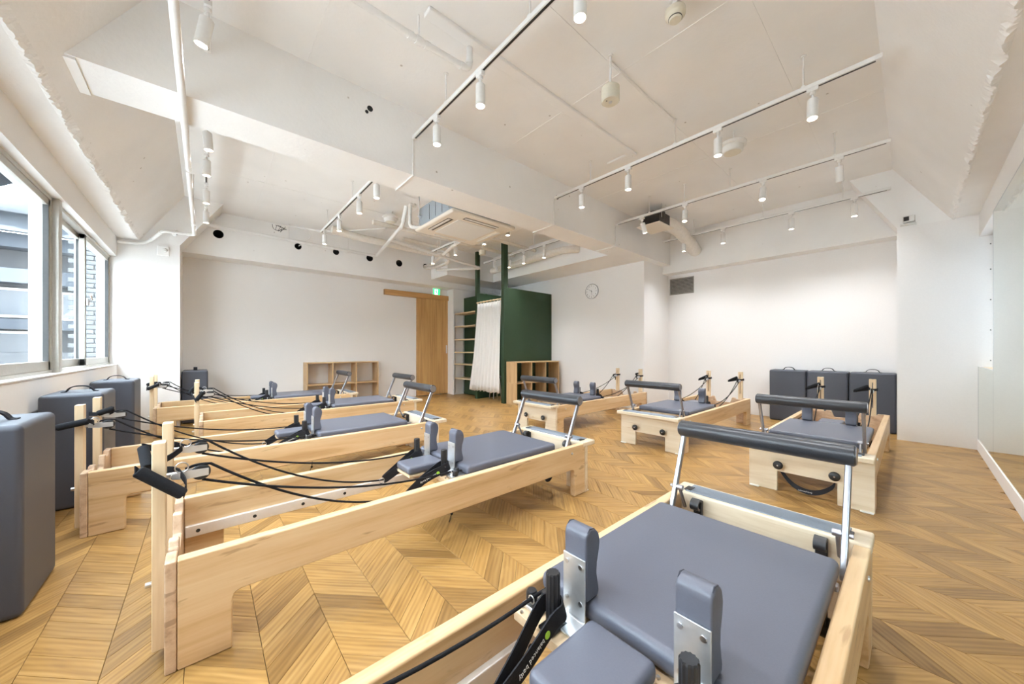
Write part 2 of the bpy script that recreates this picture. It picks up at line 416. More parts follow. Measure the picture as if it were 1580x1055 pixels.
# --- walls
mb = MB(); T = 0.22
mb.box(X0 - .128, Y0 - T, -0.2, X0, Y1 + T, SILL); mb.box(X0 - .128, Y0 - T, HEAD, X0, Y1 + T, 3.3)
mb.box(X0 - .128, Y0 - T, SILL, X0, 0.10, HEAD); mb.box(X0 - .128, 6.34, SILL, X0, Y1 + T, HEAD)
wl = struct(mb.build('wall_left', 'wall_paint'), 'white painted wall with the long band of windows')
mb = MB(); mb.box(X0 - T, Y1, -0.2, 5.53, Y1 + T, 3.3); struct(mb.build('wall_far', 'wall_paint'), 'white wall with the wooden sliding door')
mb = MB(); mb.box(4.22, 6.83, -0.2, 5.53, Y1 + 0.05, 2.6); struct(mb.build('wall_stub', 'wall_paint'), 'short white wall return beside the sliding door')
mb = MB(); mb.box(5.53, 2.96, -0.2, 6.64, Y1 + T, 3.3); struct(mb.build('wall_clock', 'wall_paint'), 'white wall that carries the round clock')
mb = MB(); mb.box(X1, Y0 - T, -0.2, X1 + T, 2.98, 3.3); struct(mb.build('wall_right', 'wall_paint'), 'bright white wall behind the three standing grey boxes')
WX0 = 4.2
mb = MB(); mb.box(X0 - T, Y0 - T, -0.2, X1 + T, Y0, SILL); mb.box(X0 - T, Y0 - T, HEAD, X1 + T, Y0, 3.3)
mb.box(X0 - T, Y0 - T, SILL, WX0, Y0, HEAD); mb.box(5.84, Y0 - T, SILL, X1 + T, Y0, HEAD)
struct(mb.build('wall_near', 'wall_paint'), 'white wall that carries the large mirror')
# --- columns with their sloping haunches
mb = MB(); mb.box(X0, 6.34, -0.1, -0.247, Y1, 2.372)
struct(mb.build('wall_column_left', 'wall_paint'), 'white column between windows and door wall')
mb = MB(); mb.prism([(X0, 2.372), (-0.25, 2.372), (0.195, ZC), (0.195, 3.2), (X0, 3.2)], 'y', 6.34, Y1)
struct(mb.build('ceiling_haunch_left', 'raw_ceiling'), 'sloping painted concrete haunch above the left column')
mb = MB(); mb.box(5.84, Y0, -0.1, X1, 0.115, 2.363)
struct(mb.build('wall_column_right', 'wall_paint'), 'white column beside the mirror')
mb = MB(); mb.prism([(Y0, 2.363), (0.115, 2.363), (0.50, ZC), (0.50, 3.2), (Y0, 3.2)], 'x', 5.84, X1)
struct(mb.build('ceiling_haunch_right', 'raw_ceiling'), 'sloping painted concrete haunch above the right column')
# --- ceiling and beams
mb = MB(); mb.box(X0 - T, Y0 - T, ZC, X1 + T, Y1 + T, 3.3); ceiling = struct(mb.build('ceiling', 'raw_ceiling'), 'white painted raw concrete ceiling')
def jag(n, seed, amp):
    rnd = random.Random(seed); a = [rnd.uniform(-1, 1) for _ in range(n)]
    out = []
    walk = 0
    for i in range(n):
        walk = walk * 0.8 + rnd.uniform(-1, 1) * 0.5
        out.append((a[i] * 0.55 + walk) * amp)
    return out
def slope(name, along, lo, hi, wall, edge, top, label, seed):
    """sloped ceiling over a soffit strip, broken plaster edge between them"""
    n = int((hi - lo) / 0.015); J = jag(n + 1, seed, 0.012); K = jag(n + 1, seed + 1, 0.008); vs = []; fs = []
    for i in range(n + 1):
        t = lo + (hi - lo) * i / n
        prof = [(wall, ZS), (edge - 0.02, ZS + 0.0005), (edge + J[i], ZS - 0.006 + K[i]), (edge + J[i] * 0.6 + 0.012, ZS + 0.012 + K[i]), (edge + 0.025, ZS + 0.036), (top, ZC), (top, 3.2), (wall, 3.2)]
        vs += [(p, t, z) if along == 'y' else (t, p, z) for p, z in prof]
    L = 8
    for i in range(n):
        for k in range(L): fs.append((i * L + k, i * L + (k + 1) % L, (i + 1) * L + (k + 1) % L, (i + 1) * L + k))
    fs += [tuple(range(L)), tuple(n * L + k for k in range(L))[::-1]]
    mb = MB(); mb.add(vs, fs); return struct(mb.build(name, 'raw_ceiling'), label)
slope('ceiling_slope_left', 'y', Y0, 6.34, X0, -0.622, -0.20, 'sloping concrete ceiling above the windows with a ragged plaster edge', 3)
slope('ceiling_slope_right', 'x', X0, 5.84, Y0, -0.272, 0.147, 'sloping concrete ceiling above the mirror with a ragged plaster edge', 9)
mb = MB(); mb.box(-0.7, 2.82, 2.50, X1, 3.17, 3.2); mb.box(-0.548, 2.83, 2.488, -0.50, 3.165, 2.505)
beam_main = struct(mb.build('ceiling_beam', 'raw_ceiling'), 'deep white concrete beam crossing the middle of the ceiling')
mb = MB(); mb.box(4.79, 3.1, 2.501, 5.56, 6.2, 3.2); mb.box(3.63, 6.10, 2.501, 5.56, 6.80, 3.2); struct(mb.build('ceiling_beam', 'raw_ceiling'), 'white boxed beam over the clock wall')
mb = MB(); mb.box(6.19, 0.1, 2.362, X1 + 0.02, 2.97, 3.2); struct(mb.build('ceiling_beam', 'raw_ceiling'), 'shallow white beam above the ventilation grille')
# door-wall beam with round pipe holes
mb = MB(); mb.box(-0.26, 6.76, 2.385, 5.56, Y1 + 0.02, 3.2); door_beam = mb.build('ceiling_beam', 'raw_ceiling'); struct(door_beam, 'white concrete beam with a row of round pipe holes')
HOLES = [(0.151, 2.718, .062), (1.172, 2.735, .052), (1.758, 2.75, .052), (2.345, 2.743, .062), (2.923, 2.74, .066), (3.504, 2.762, .062)]
cm = MB()
for hx, hz, hr in HOLES: cm.lathe([(hr, -0.05), (hr, 0.30)], (hx, 6.76, hz), 'y', 18)
cut = cm.build('hole_cutter', 'hole_shade')
md = door_beam.modifiers.new('holes', 'BOOLEAN'); md.operation = 'DIFFERENCE'; md.object = cut; md.solver = 'EXACT'
dg = bpy.context.evaluated_depsgraph_get(); me2 = bpy.data.meshes.new_from_object(door_beam.evaluated_get(dg))
door_beam.modifiers.clear(); door_beam.data = me2; me2.materials.clear(); me2.materials.append(M['raw_ceiling']); bpy.data.objects.remove(cut)
for hx, hz, hr in HOLES:  # black liners paint the shade deep inside each hole
    mb = MB(); n = 18; vs = []; fs = []
    for r_, h_ in ((hr * .985, .004), (hr * .985, .29), (hr * .2, .295)):
        vs += [(hx + r_ * math.cos(2 * PI * k / n), 6.76 + h_, hz + r_ * math.sin(2 * PI * k / n)) for k in range(n)]
    for i in range(2):
        for k in range(n): fs.append((i * n + k, i * n + (k + 1) % n, (i + 1) * n + (k + 1) % n, (i + 1) * n + k))
    fs.append(tuple(2 * n + k for k in range(n)))
    mb.add(vs, fs, True).build('hole_shade_liner', 'hole_shade', door_beam)
# shallow ridge on the ceiling
mb = MB(); mb.rbox(1.0, 1.88, ZC - 0.022, 3.37, 1.96, ZC + 0.01, .008); mb.rbox(3.29, 1.90, ZC - 0.02, 3.37, 2.19, ZC + 0.01, .008)
o = mb.build('ceiling_ridge', 'raw_ceiling', ceiling)
mb = MB()
for y in (0.62, 1.42, 4.05, 5.2): mb.box(0.2, y - .004, ZC - 0.003, 6.1, y + .004, ZC + .01)
for x in (0.55, 2.3, 4.0): mb.box(x - .004, 0.16, ZC - 0.003, x + .004, 6.7, ZC + .01)
mb.build('ceiling_seam', 'raw_ceiling', ceiling)

# --- floor base (planks come at the end)
mb = MB(); mb.box(X0 - T, Y0 - T, -0.25, X1 + T, Y1 + T, -0.006); floor = struct(mb.build('floor', 'floor_base'), 'oak chevron floor')

# --- window band on the left wall
WX = -0.90
def sash(parent, y0, y1, x, wired, nm='sash'):
    s = MB(); fw = .042
    s.rbox(x - .018, y0, SILL + .03, x + .018, y0 + fw, HEAD - .03, .003); s.rbox(x - .018, y1 - fw, SILL + .03, x + .018, y1, HEAD - .03, .003)
    s.rbox(x - .018, y0, SILL + .03, x + .018, y1, SILL + .095, .003); s.rbox(x - .018, y0, HEAD - .075, x + .018, y1, HEAD - .03, .003)
    so = s.build(nm, 'window_aluminium', parent)
    g = MB(); g.box(x - .004, y0 + .02, SILL + .06, x + .004, y1 - .02, HEAD - .05)
    g.build('pane', 'wired_window_glass' if wired else 'window_glass', so)
    q = MB()
    for yy in (y0 + fw, y1 - fw): q.box(x - .008, yy - .004, SILL + .095, x + .0195, yy + .004, HEAD - .075)
    q.build('glazing_seal', 'window_seal', so)
for wi, (a, c) in enumerate(((0.10, 2.15), (2.18, 4.23), (4.29, 6.34))):
    fr = MB()
    fr.rbox(WX - .06, a, SILL - .0, WX + .045, c, SILL + .03, .004); fr.rbox(WX - .06, a, HEAD - .03, WX + .045, c, HEAD, .004)
    fr.rbox(WX - .06, a, SILL, WX + .045, a + .022, HEAD, .004); fr.rbox(WX - .06, c - .022, SILL, WX + .045, c, HEAD, .004)
    wo = struct(fr.build('window_%d' % (wi + 1), 'window_aluminium'), ['sliding window nearest the camera, out of the picture', 'wide sliding window with wired glass', 'sliding window next to the white column'][wi])
    mid = (a + c) / 2 - (.06 if wi == 2 else 0)
    sash(wo, a + .02, mid + .06, WX - .022, wi < 2); sash(wo, mid - .05, c - .02, WX + .02, False)
    lt = MB(); lt.rbox(WX + .038, mid - .03, 1.43, WX + .062, mid + .01, 1.50, .006); lt.tube([(WX + .06, mid - .01, 1.475), (WX + .078, mid - .03, 1.49), (WX + .074, mid - .05, 1.53)], .008, 8)
    lt.build('latch', 'steel', wo)
for i, y in enumerate((2.165, 4.26)):
    q = MB(); q.rbox(WX - .06, y - .035, SILL - .002, WX + .078, y + .035, HEAD, .006); q.build('mullion', 'window_aluminium', wl)
q = MB(); q.rbox(X0 - .06, 0.10, SILL - .004, X0 + .006, 6.34, SILL + .008, .003); struct(q.build('trim_1', 'wall_paint'), 'white window sill board')
# window behind the mirror
q = MB(); q.box(WX0, Y0 - .14, SILL, 5.84, Y0 - .09, SILL + .05); q.box(WX0, Y0 - .14, HEAD - .05, 5.84, Y0 - .09, HEAD); q.box(5.80, Y0 - .14, SILL, 5.84, Y0 - .09, HEAD); q.box(5.0, Y0 - .14, SILL, 5.05, Y0 - .09, HEAD)
wo = struct(q.build('window_4', 'window_aluminium'), 'window half hidden behind the mirror')
q = MB(); q.box(WX0, Y0 - .118, SILL + .03, 5.82, Y0 - .112, HEAD - .03); q.build('pane', 'window_glass', wo)
q = MB()
for z in (.9, 1.2, 1.5, 1.8, 2.05): q.lathe([(.006, 0), (.006, .006)], (5.825, Y0 - .07, z), 'y', 8)
q.build('screw', 'black_plastic', wo)
q = MB(); q.box(4.2, Y0 - .1, SILL - .01, 5.84, Y0 + .0, SILL + .008); struct(q.build('trim_2', 'pale_rod'), 'thin wooden sill behind the mirror edge')

# --- mirror with its base board
mr = thing('wall_mirror', 'large frameless wall mirror standing above the white base strip', 'mirror', (0, Y0, 0))
q = MB(); q.box(0.3, 0.0, .106, 4.838, .006, 2.131); q.build('mirror_panel', 'mirror_glass', mr)
q = MB(); q.box(4.842, 0.0, .106, 5.835, .006, .834); q.build('mirror_panel', 'mirror_glass', mr)
q = MB(); q.box(4.8375, .0, .834, 4.8425, .0075, 2.131); q.box(5.835, 0, .106, 5.842, .0075, .838); q.box(4.84, 0, .834, 5.842, .0075, .838); q.box(0.3, 0, 2.131, 4.84, .0075, 2.137); q.build('edge_strip', 'steel', mr)
q = MB(); q.rbox(X0, Y0 - .01, -.005, 5.84, Y0 + .012, .106, .003); struct(q.build('baseboard_near', 'wall_paint'), 'white base strip under the mirror')

# --- sliding door
dr = struct(thing('door_1', 'oak veneer sliding door hanging from a wooden track', None, (3.47, Y1, 0)))
q = MB(); q.rbox(0.0, -.040, .012, .775, -.004, 2.14, .002); dp = q.build('door_leaf', 'oak_door', dr)
q = MB(); q.rbox(.70, -.0415, .93, .735, -.038, 1.12, .004); hd = q.build('flush_pull', 'steel', dp)
q = MB(); q.rbox(-.73, -.075, 2.135, .785, 0, 2.246, .006); q.build('door_track', 'oak_trim', dr)
q = MB(); q.rbox(.775, -.030, 0, .80, 0, 2.14, .002); q.rbox(-.012, -.02, 0, 0, 0, 2.14, .002); q.build('door_jamb', 'oak_trim', dr)

# ================================================================== FURNITURE ALONG THE WALLS
def cube_shelf(label, loc, wd, rz=0.0):
    t = thing('cube_shelf', label, 'shelf', loc, rz, 'low open cube shelves'); H_, D_, th = .787, .285, .02
    for z in (0, H_ / 2 - th / 2, H_ - th):
        q = MB(); q.rbox(0, 0, z, wd, D_, z + th, .0015, 1); q.build('shelf_board', 'oak_shelf', t)
    for i in range(4):
        x = (wd - th) * i / 3
        for k in range(2):
            z0 = th + k * (H_ / 2 - th / 2); z1 = (H_ / 2 - th / 2) if k == 0 else H_ - th
            q = MB(); q.rbox(x, 0.001, z0, x + th, D_ - .001, z1, .0012, 1); q.build('upright', 'oak_shelf_v', t)
    return t
cube_shelf('low oak cube shelf with six open cells against the white door wall', (1.31, 6.82, 0), 1.225)
cube_shelf('low oak cube shelf with six open cells against the green partition', (4.255, 4.735, 0), 1.17)

# green changing booth
gb = thing('changing_booth', 'dark green changing booth with tall posts and a white curtain', 'booth', (4.25, 5.04, 0))
def gpart(nm, x0, y0, z0, x1, y1, z1):
    q = MB(); q.rbox(x0 - 4.25, y0 - 5.04, z0, x1 - 4.25, y1 - 5.04, z1, .003, 1); return q.build(nm, 'green_paint', gb)
gpart('post', 4.205, 5.03, 0, 4.305, 5.115, ZC - .001); gpart('post', 4.225, 5.915, 0, 4.30, 5.99, ZC - .001)
gpart('side_panel', 4.305, 5.04, 0, 5.528, 5.10, 2.185); gpart('side_panel', 4.30, 5.93, 0, 5.528, 5.985, 2.185)
gpart('back_panel', 4.50, 5.985, 0, 4.535, 6.828, 2.20)
# shelf boards between white wall and green booth
ws = thing('shelf_rack', 'six pale wooden shelves between the white wall return and the green booth', 'shelves', (4.22, 6.0, 0))
for z in (.375, .69, .955, 1.235, 1.525, 1.815):
    q = MB(); q.rbox(.02, .0, z - .012, .28, .826, z + .012, .002, 1); q.build('shelf_board', 'pale_rod', ws)
q = MB(); q.box(.015, .80, .05, .03, .826, 1.85); q.box(.26, .80, .05, .28, .826, 1.85); q.build('shelf_standard', 'steel', ws)
# curtain
cr = thing('booth_curtain', 'white pleated curtain on a wooden rod closing the green booth', 'curtain', (4.25, 5.11, 0))
q = MB(); q.tube([(-.03, 0.005, 1.975), (-.03, .81, 1.975)], .0115, 10); q.build('curtain_rod', 'pale_rod', cr)
for i in range(8):
    y = .03 + i * .107; q = MB(); q.tube([(-.03 + .019 * math.cos(a * PI / 6), y, 1.970 + .019 * math.sin(a * PI / 6)) for a in range(12)], .0042, 6, closed=True); q.build('curtain_ring', 'pale_rod', cr)
q = MB(); nu, nv = 160, 14; vs = []; fs = []
for j in range(nv + 1):
    t = j / nv; z = 1.945 - t * (1.945 - .185)
    wdt = .80 + .19 * t ** 1.3
    for i in range(nu + 1):
        s = i / nu; amp = .020 + .018 * t
        vs.append((-.03 - amp * math.sin(s * 2 * PI * 9 + .8 * math.sin(3 * t + s * 4)) - .035 * t, .015 + s * wdt, z + .012 * math.sin(s * 2 * PI * 11) * (t > .99)))
for j in range(nv):
    for i in range(nu): a = j * (nu + 1) + i; fs.append((a, a + 1, a + nu + 2, a + nu + 1))
q.add(vs, fs, True); co = q.build('curtain_cloth', 'curtain_cloth', cr, False)
sm = co.modifiers.new('thickness', 'SOLIDIFY'); sm.thickness = .002
# stool behind the curtain
st = thing('stool', 'small metal-legged stool behind the white curtain', 'stool', (4.55, 5.72, 0))
q = MB(); q.lathe([(.12, .42), (.13, .43), (.13, .45), (.12, .46)], (0, 0, 0)); q.build('seat', 'box_vinyl', st)
for a in range(4):
    c_, s_ = math.cos(a * PI / 2 + .6), math.sin(a * PI / 2 + .6); q = MB(); q.tube([(c_ * .09, s_ * .09, .42), (c_ * .13, s_ * .13, 0)], .009, 8); q.build('leg', 'steel', st)

# upholstered boxes
def sit_box(label, x0, y0, x1, y1, h=.722, hdl='y', mat='box_vinyl', off=0.0):
    t = thing('sitting_box', label, 'box', ((x0 + x1) / 2, (y0 + y1) / 2, 0), 0, 'grey upholstered sitting boxes'); a, c = (x1 - x0) / 2, (y1 - y0) / 2
    q = MB(); q.rbox(-a, -c, 0.002, a, c, h, .022, 4); q.build('upholstery', mat, t)
    q = MB(); L = .062
    pts = [(-L * 1.3, .002), (-L, .004), (-L * .75, .026), (-L * .35, .038), (L * .35, .038), (L * .75, .026), (L, .004), (L * 1.3, .002)]
    path = [((off, p, h - .001 + z) if hdl == 'y' else (p, off, h - .001 + z)) for p, z in pts]
    q.ribbon(spline(path, 4), .040, .006, (1, 0, 0) if hdl == 'y' else (0, 1, 0)); q.build('carry_strap', 'black_webbing', t)
    q = MB(); q.rbox(-a + .03, -c + .03, 0, a - .03, c - .03, .004, .001, 1); q.build('base_board', 'black_plastic', t)
    return t
sit_box('grey upholstered box nearest the camera under the windows', -.785, 2.19, -.512, 2.59, hdl='x')
sit_box('grey upholstered box second from the camera under the windows', -.765, 3.49, -.498, 3.91, hdl='x')
sit_box('grey upholstered box farthest along the window wall, beside the white column', -.765, 4.75, -.49, 5.18, hdl='x')
sit_box('grey upholstered box in the corner behind the white column', -.235, 6.485, .034, 6.90, hdl='y')
sit_box('leftmost of three grey boxes standing against the bright wall', 6.16, .957, 6.415, 1.37)
sit_box('middle of three grey boxes standing against the bright wall', 6.16, .540, 6.415, .951)
sit_box('rightmost of three grey boxes standing beside the right column', 6.16, .123, 6.415, .534)

# clock
ck = thing('wall_clock', 'round white wall clock with a silver rim', 'clock', (5.53, 4.0, 2.115))
q = MB(); q.lathe([(.128, 0), (.142, -.006), (.144, -.03), (.136, -.034), (.13, -.026)], (0, 0, 0), 'x', 40); q.build('rim', 'steel', ck)
q = MB(); q.lathe([(.131, -.012), (.131, -.0265)], (0, 0, 0), 'x', 40); fc = q.build('dial', 'clock_face', ck)
for hnum in range(1, 13):
    me = text_mesh(str(hnum), .034); o = bpy.data.objects.new('numeral', me); COL.objects.link(o); me.materials.append(M['clock_ink']); o.parent = fc
    a = hnum * PI / 6; wdt = .010 * len(str(hnum))
    # dial faces -x; its right-hand side points to -y
    o.matrix_local = Matrix(((0, 0, -1, -.0268), (-1, 0, 0, -.105 * math.sin(a) + wdt), (0, 1, 0, .105 * math.cos(a) - .012), (0, 0, 0, 1)))
def hand(ang, L, wd, nm):
    q = MB(); s, c = math.sin(ang), math.cos(ang)
    a = Vector((0, -s, c)); n = Vector((0, c, s)); P0 = -a * .02; P1 = a * L; xx = Vector((-.0285, 0, 0))
    vs = [P0 + n * wd + xx, P0 - n * wd + xx, P1 - n * wd * .5 + xx, P1 + n * wd * .5 + xx]; vs += [p + Vector((-.0015, 0, 0)) for p in vs]
    q.add(vs, [(0, 1, 2, 3), (4, 7, 6, 5), (0, 4, 5, 1), (1, 5, 6, 2), (2, 6, 7, 3), (3, 7, 4, 0)]); q.build(nm, 'clock_ink', ck)
hand(math.radians(-58), .062, .0035, 'hour_hand'); hand(math.radians(172), .085, .0025, 'minute_hand')

# ventilation grille
vg = thing('ventilation_grille', 'dark louvred ventilation grille high on the bright wall', 'vent', (X1, 2.72, 2.15))
q = MB(); q.box(-.004, -.21, -.145, 0, .21, .145); q.build('backing', 'grille_dark', vg)
q = MB(); q.rbox(-.016, -.21, .137, 0, .21, .147, .002, 1); q.rbox(-.016, -.21, -.147, 0, .21, -.137, .002, 1); q.rbox(-.016, -.213, -.147, 0, -.203, .147, .002, 1); q.rbox(-.016, .203, -.147, 0, .213, .147, .002, 1); q.build('frame', 'grille_slat', vg)
base = None
for i in range(11):
    if base is None:
        q = MB(); q.prism([(-.015, -.006), (-.013, -.006), (-.002, .007), (-.004, .007)], 'y', -.205, .205)
        o = q.build('slat', 'grille_slat', vg); base = o
    else:
        o = base.copy(); COL.objects.link(o)
    o.parent = vg; o.location = (0, 0, -.122 + i * .0245)

# exit sign
es = thing('exit_sign', 'green and white illuminated emergency exit sign above the sliding door', 'exit sign', (3.915, 7.07, 2.305))
q = MB(); q.rbox(-.095, -.03, -.08, .095, .035, .08, .004); q.build('housing', 'white_plastic', es)
q = MB(); q.box(-.085, -.033, -.072, .085, -.030, .072); fp = q.build('sign_face', 'exit_green', es)
q = MB(); Yf = -.0345
def fl(pts): q.prism(pts, 'y', Yf, Yf + .002)
fl([(-.052, -.06), (.03, -.06), (.03, .06), (-.052, .06)]); q.build('doorway', 'exit_white', fp)
q = MB(); Yf = -.0362
q.lathe([(.013, 0), (.013, .002)], (-.012, Yf, .042), 'y', 14)
fl([(-.03, .02), (-.012, .028), (.006, .0), (-.002, -.014), (-.022, .004)])
fl([(-.002, -.008), (.008, .002), (.02, -.022), (.024, -.05), (.012, -.05), (.006, -.026)])
fl([(-.012, -.004), (.0, -.012), (-.016, -.03), (-.036, -.034), (-.036, -.024), (-.02, -.02)])
fl([(-.03, .02), (-.022, .012), (-.036, -.002), (-.044, .006)]); fl([(-.004, .022), (.0, .012), (.018, .006), (.02, .014)])
q.build('running_figure', 'exit_green', fp)

# small sensor on the left column and its wire
sn = thing('wall_sensor', 'small white sensor box on the left column', 'sensor', (-.40, 6.34, 2.27))
q = MB(); q.rbox(-.055, -.03, -.06, .055, 0, .06, .006); q.build('housing', 'sensor_white', sn)
q = MB(); q.lathe([(.022, 0), (.024, -.02), (.012, -.03)], (.02, -.03, .01), 'y', 14); q.build('dome', 'white_plastic', sn)
# security camera on the right column
sc_ = thing('security_camera', 'small white camera with a dark lens above the right column', 'camera', (5.84, .03, 2.375))
q = MB(); q.rbox(-.05, -.06, 0.0, .10, .06, .018, .004); q.build('base_plate', 'white_plastic', sc_)
q = MB(); q.rbox(-.055, -.05, .03, .09, .04, .10, .01); q.build('camera_body', 'white_plastic', sc_)
q = MB(); q.rbox(-.06, -.005, .042, -.045, .035, .088, .004); q.build('lens_window', 'black_plastic', sc_)
q = MB(); q.tube([(.02, 0, .10), (.02, 0, .20), (.06, 0, .30)], .004, 6); q.box(.0, -.012, .01, .03, .012, .04); q.build('cable', 'white_plastic', sc_)

# ================================================================== CEILING EQUIPMENT
ZT = 2.80
def light_track(x, y0, y1, hang, label, drop=None):
    t = thing('light_track', label, 'light track', (x, y0, ZT), 0, 'ceiling light tracks'); L = y1 - y0
    q = MB(); q.rbox(-.017, 0, -.008, .017, L, .022, .003, 1); q.build('track_bar', 'white_metal', t)
    q = MB(); q.box(-.007, .03, -.0092, .007, L - .03, -.0075); q.build('track_slot', 'black_plastic', t)
    for h in hang:
        q = MB(); q.tube([(0, h - y0, .02), (0, h - y0, ZC - ZT)], .0055, 6); q.lathe([(.018, ZC - ZT - .006), (.018, ZC - ZT)], (0, h - y0, 0), 'z', 12); q.box(-.012, h - y0 - .012, .018, .012, h - y0 + .012, .034); q.build('hanger_rod', 'white_metal', t)
    if drop:
        q = MB(); q.tube(spline([(0, L - .005, .01), (0, L + .012, .0), (0, L + .014, -.06), (0, L + .014, -.297), (0.0, L + .014, -.302), (0, L + .2, -.306), (0, L + .37, -.306)], 4), .007, 6); q.build('conduit', 'white_metal', t)
    return t
light_track(0.012, 0.45, 2.80, [.6, 1.4, 2.3], 'white light track along the windows in front of the deep beam')
light_track(0.012, 3.30, 6.10, [3.55, 4.6, 5.9], 'white light track along the windows behind the deep beam')
light_track(1.34, 0.16, 2.80, [.5, 1.38, 2.27], 'white light track over the near left reformer, before the deep beam', True)
light_track(1.34, 3.25, 5.95, [3.5, 4.45, 5.6], 'white light track behind the deep beam left of the air conditioner')
light_track(3.13, 0.12, 2.80, [.50, 1.385, 2.29], 'white light track running over the middle of the near ceiling', True)
light_track(3.13, 3.55, 5.95, [4.4, 5.5], 'white light track hidden behind the air conditioner')
light_track(4.44, 0.12, 2.80, [.48, 1.35, 1.85, 2.3], 'white light track beside the ceiling fan', True)
light_track(4.36, 3.4, 5.85, [3.7, 4.4, 5.2], 'white light track in front of the boxed clock beam')
light_track(5.75, 0.16, 2.74, [.55, 1.35, 2.25], 'white light track closest to the bright wall')

def make_spot():
    t = thing('spotlight', 'white spotlight', 'spotlight')
    q = MB(); q.rbox(-.016, -.032, -.034, .016, .032, -.006, .004); q.lathe([(.017, -.055), (.017, -.034)], (0, 0, 0), 'z', 14); q.build('adapter', 'white_metal', t)
    q = MB(); q.tube([(0, 0, -.05), (0, 0, -.092)], .0075, 8); q.build('neck', 'white_metal', t)
    q = MB(); q.lathe([(.027, -.086), (.0305, -.09), (.0305, -.222), (.0275, -.224), (.0265, -.212)], (0, 0, 0), 'z', 24); q.build('lamp_body', 'white_metal', t)
    q = MB(); q.lathe([(.0262, -.214), (.020, -.2165), (.0005, -.2175)], (0, 0, 0), 'z', 20); q.build('lens', 'lamp_lens', t)
    return t
LD = bpy.data.lights.new('spot_lamp', 'SPOT'); LD.energy = SPOT_W; LD.color = SPOT_COL; LD.spot_size = math.radians(116); LD.spot_blend = 1.0; LD.shadow_soft_size = .03
proto = make_spot(); first = True
BAYN = (.45, 1.04, 1.84, 2.405); BAYF = (3.66, 4.2, 5.0, 5.76)
WORDS = ['first', 'second', 'third', 'fourth']
TRK = {
    (0.012, 'N'): (BAYN, 'on the window track before the deep beam'), (0.012, 'F'): (BAYF, 'on the window track behind the deep beam'),
    (1.34, 'N'): (BAYN, 'on the track above the near left reformer'), (1.34, 'F'): (BAYF, 'on the track left of the air conditioner'),
    (3.13, 'N'): (BAYN, 'on the middle track of the near ceiling'), (3.13, 'F'): (BAYF, 'on the track behind the air conditioner'),
    (4.44, 'N'): (BAYN, 'on the track beside the ceiling fan'), (4.36, 'F'): ((4.14, 4.657, 5.05, 5.5), 'on the track in front of the boxed clock beam'),
    (5.75, 'N'): (BAYN, 'on the track closest to the bright wall')}
TILT = {(4.44, .45): (0, -20), (4.44, 1.04): (0, 14), (4.44, 1.84): (0, 8), (4.44, 2.405): (-10, -14), (3.13, .45): (0, 6), (0.012, 2.405): (8, 10), (0.012, 3.66): (0, -4), (4.36, 5.5): (0, -24), (4.36, 4.14): (0, 4), (4.36, 5.05): (4, 2)}
for (x, bay), (ys, wh) in TRK.items():
    for i, y in enumerate(ys):
        o = proto if first else copy_tree(proto); first = False
        o.location = (x, y, ZT)
        tx, ty = TILT.get((x, y), (0, 0))
        if tx or ty:
            # the head hangs from its swivel, so the parts below the neck tilt
            R = Matrix.Translation((0, 0, -.07)) @ Matrix.Rotation(math.radians(tx), 4, 'X') @ Matrix.Rotation(math.radians(ty), 4, 'Y') @ Matrix.Translation((0, 0, .07))
            for ch in [c for c in bpy.data.objects if c.parent == o and c.name.split('.')[0] in ('lamp_body', 'lens')]: ch.matrix_local = R
        else: R = Matrix.Identity(4)
        n = len(ys)
        tag(o, 'white spotlight, %s from mirror side, %s' % (WORDS[i], wh), 'spotlight', 'track spotlights')
        l = bpy.data.objects.new('lamp_light', LD); COL.objects.link(l); l.parent = o
        l.matrix_local = R @ Matrix.Translation((0, 0, -.226))

# air conditioner cassette
ac = thing('air_conditioner', 'ceiling cassette air conditioner with a beige panel and grey casing', 'air conditioner', (2.46, 3.71, 2.50))
q = MB(); q.rbox(-.41, -.41, .04, .41, .41, .30, .006, 1); q.build('casing', 'grey_sheet', ac)
q = MB(); q.rbox(-.46, -.455, 0, .46, .455, .045, .03, 3); pn = q.build('panel', 'beige_panel', ac)
q = MB(); q.rbox(-.27, -.27, -.006, .27, .27, .004, .006, 1); q.build('intake_grille', 'white_plastic', pn)
for k in range(4):
    q = MB(); q.rbox(-.24, .315, -.003, .24, .385, .006, .002, 1); o = q.build('air_slot', 'grille_dark' if k in (1, 2) else 'beige_panel', pn); o.rotation_euler = (0, 0, k * PI / 2)
    q = MB(); q.rbox(-.235, .345, -.008, .235, .378, -.003, .002, 1); o = q.build('louvre', 'white_plastic', pn); o.rotation_euler = (0, 0, k * PI / 2)
for sx in (-1, 1):
    for sy in (-1, 1):
        q = MB(); q.tube([(sx * .44, sy * .36, .06), (sx * .44, sy * .36, ZC - 2.5)], .006, 6); q.box(sx * .41 - .04, sy * .36 - .02, .17, sx * .41 + .04, sy * .36 + .02, .19); q.build('hanger_rod', 'steel', ac)
for k in range(4):
    q = MB(); q.box(-.413, -.3 + k * .15, .09, -.408, -.297 + k * .15, .27); q.build('casing_seam', 'window_seal', ac)

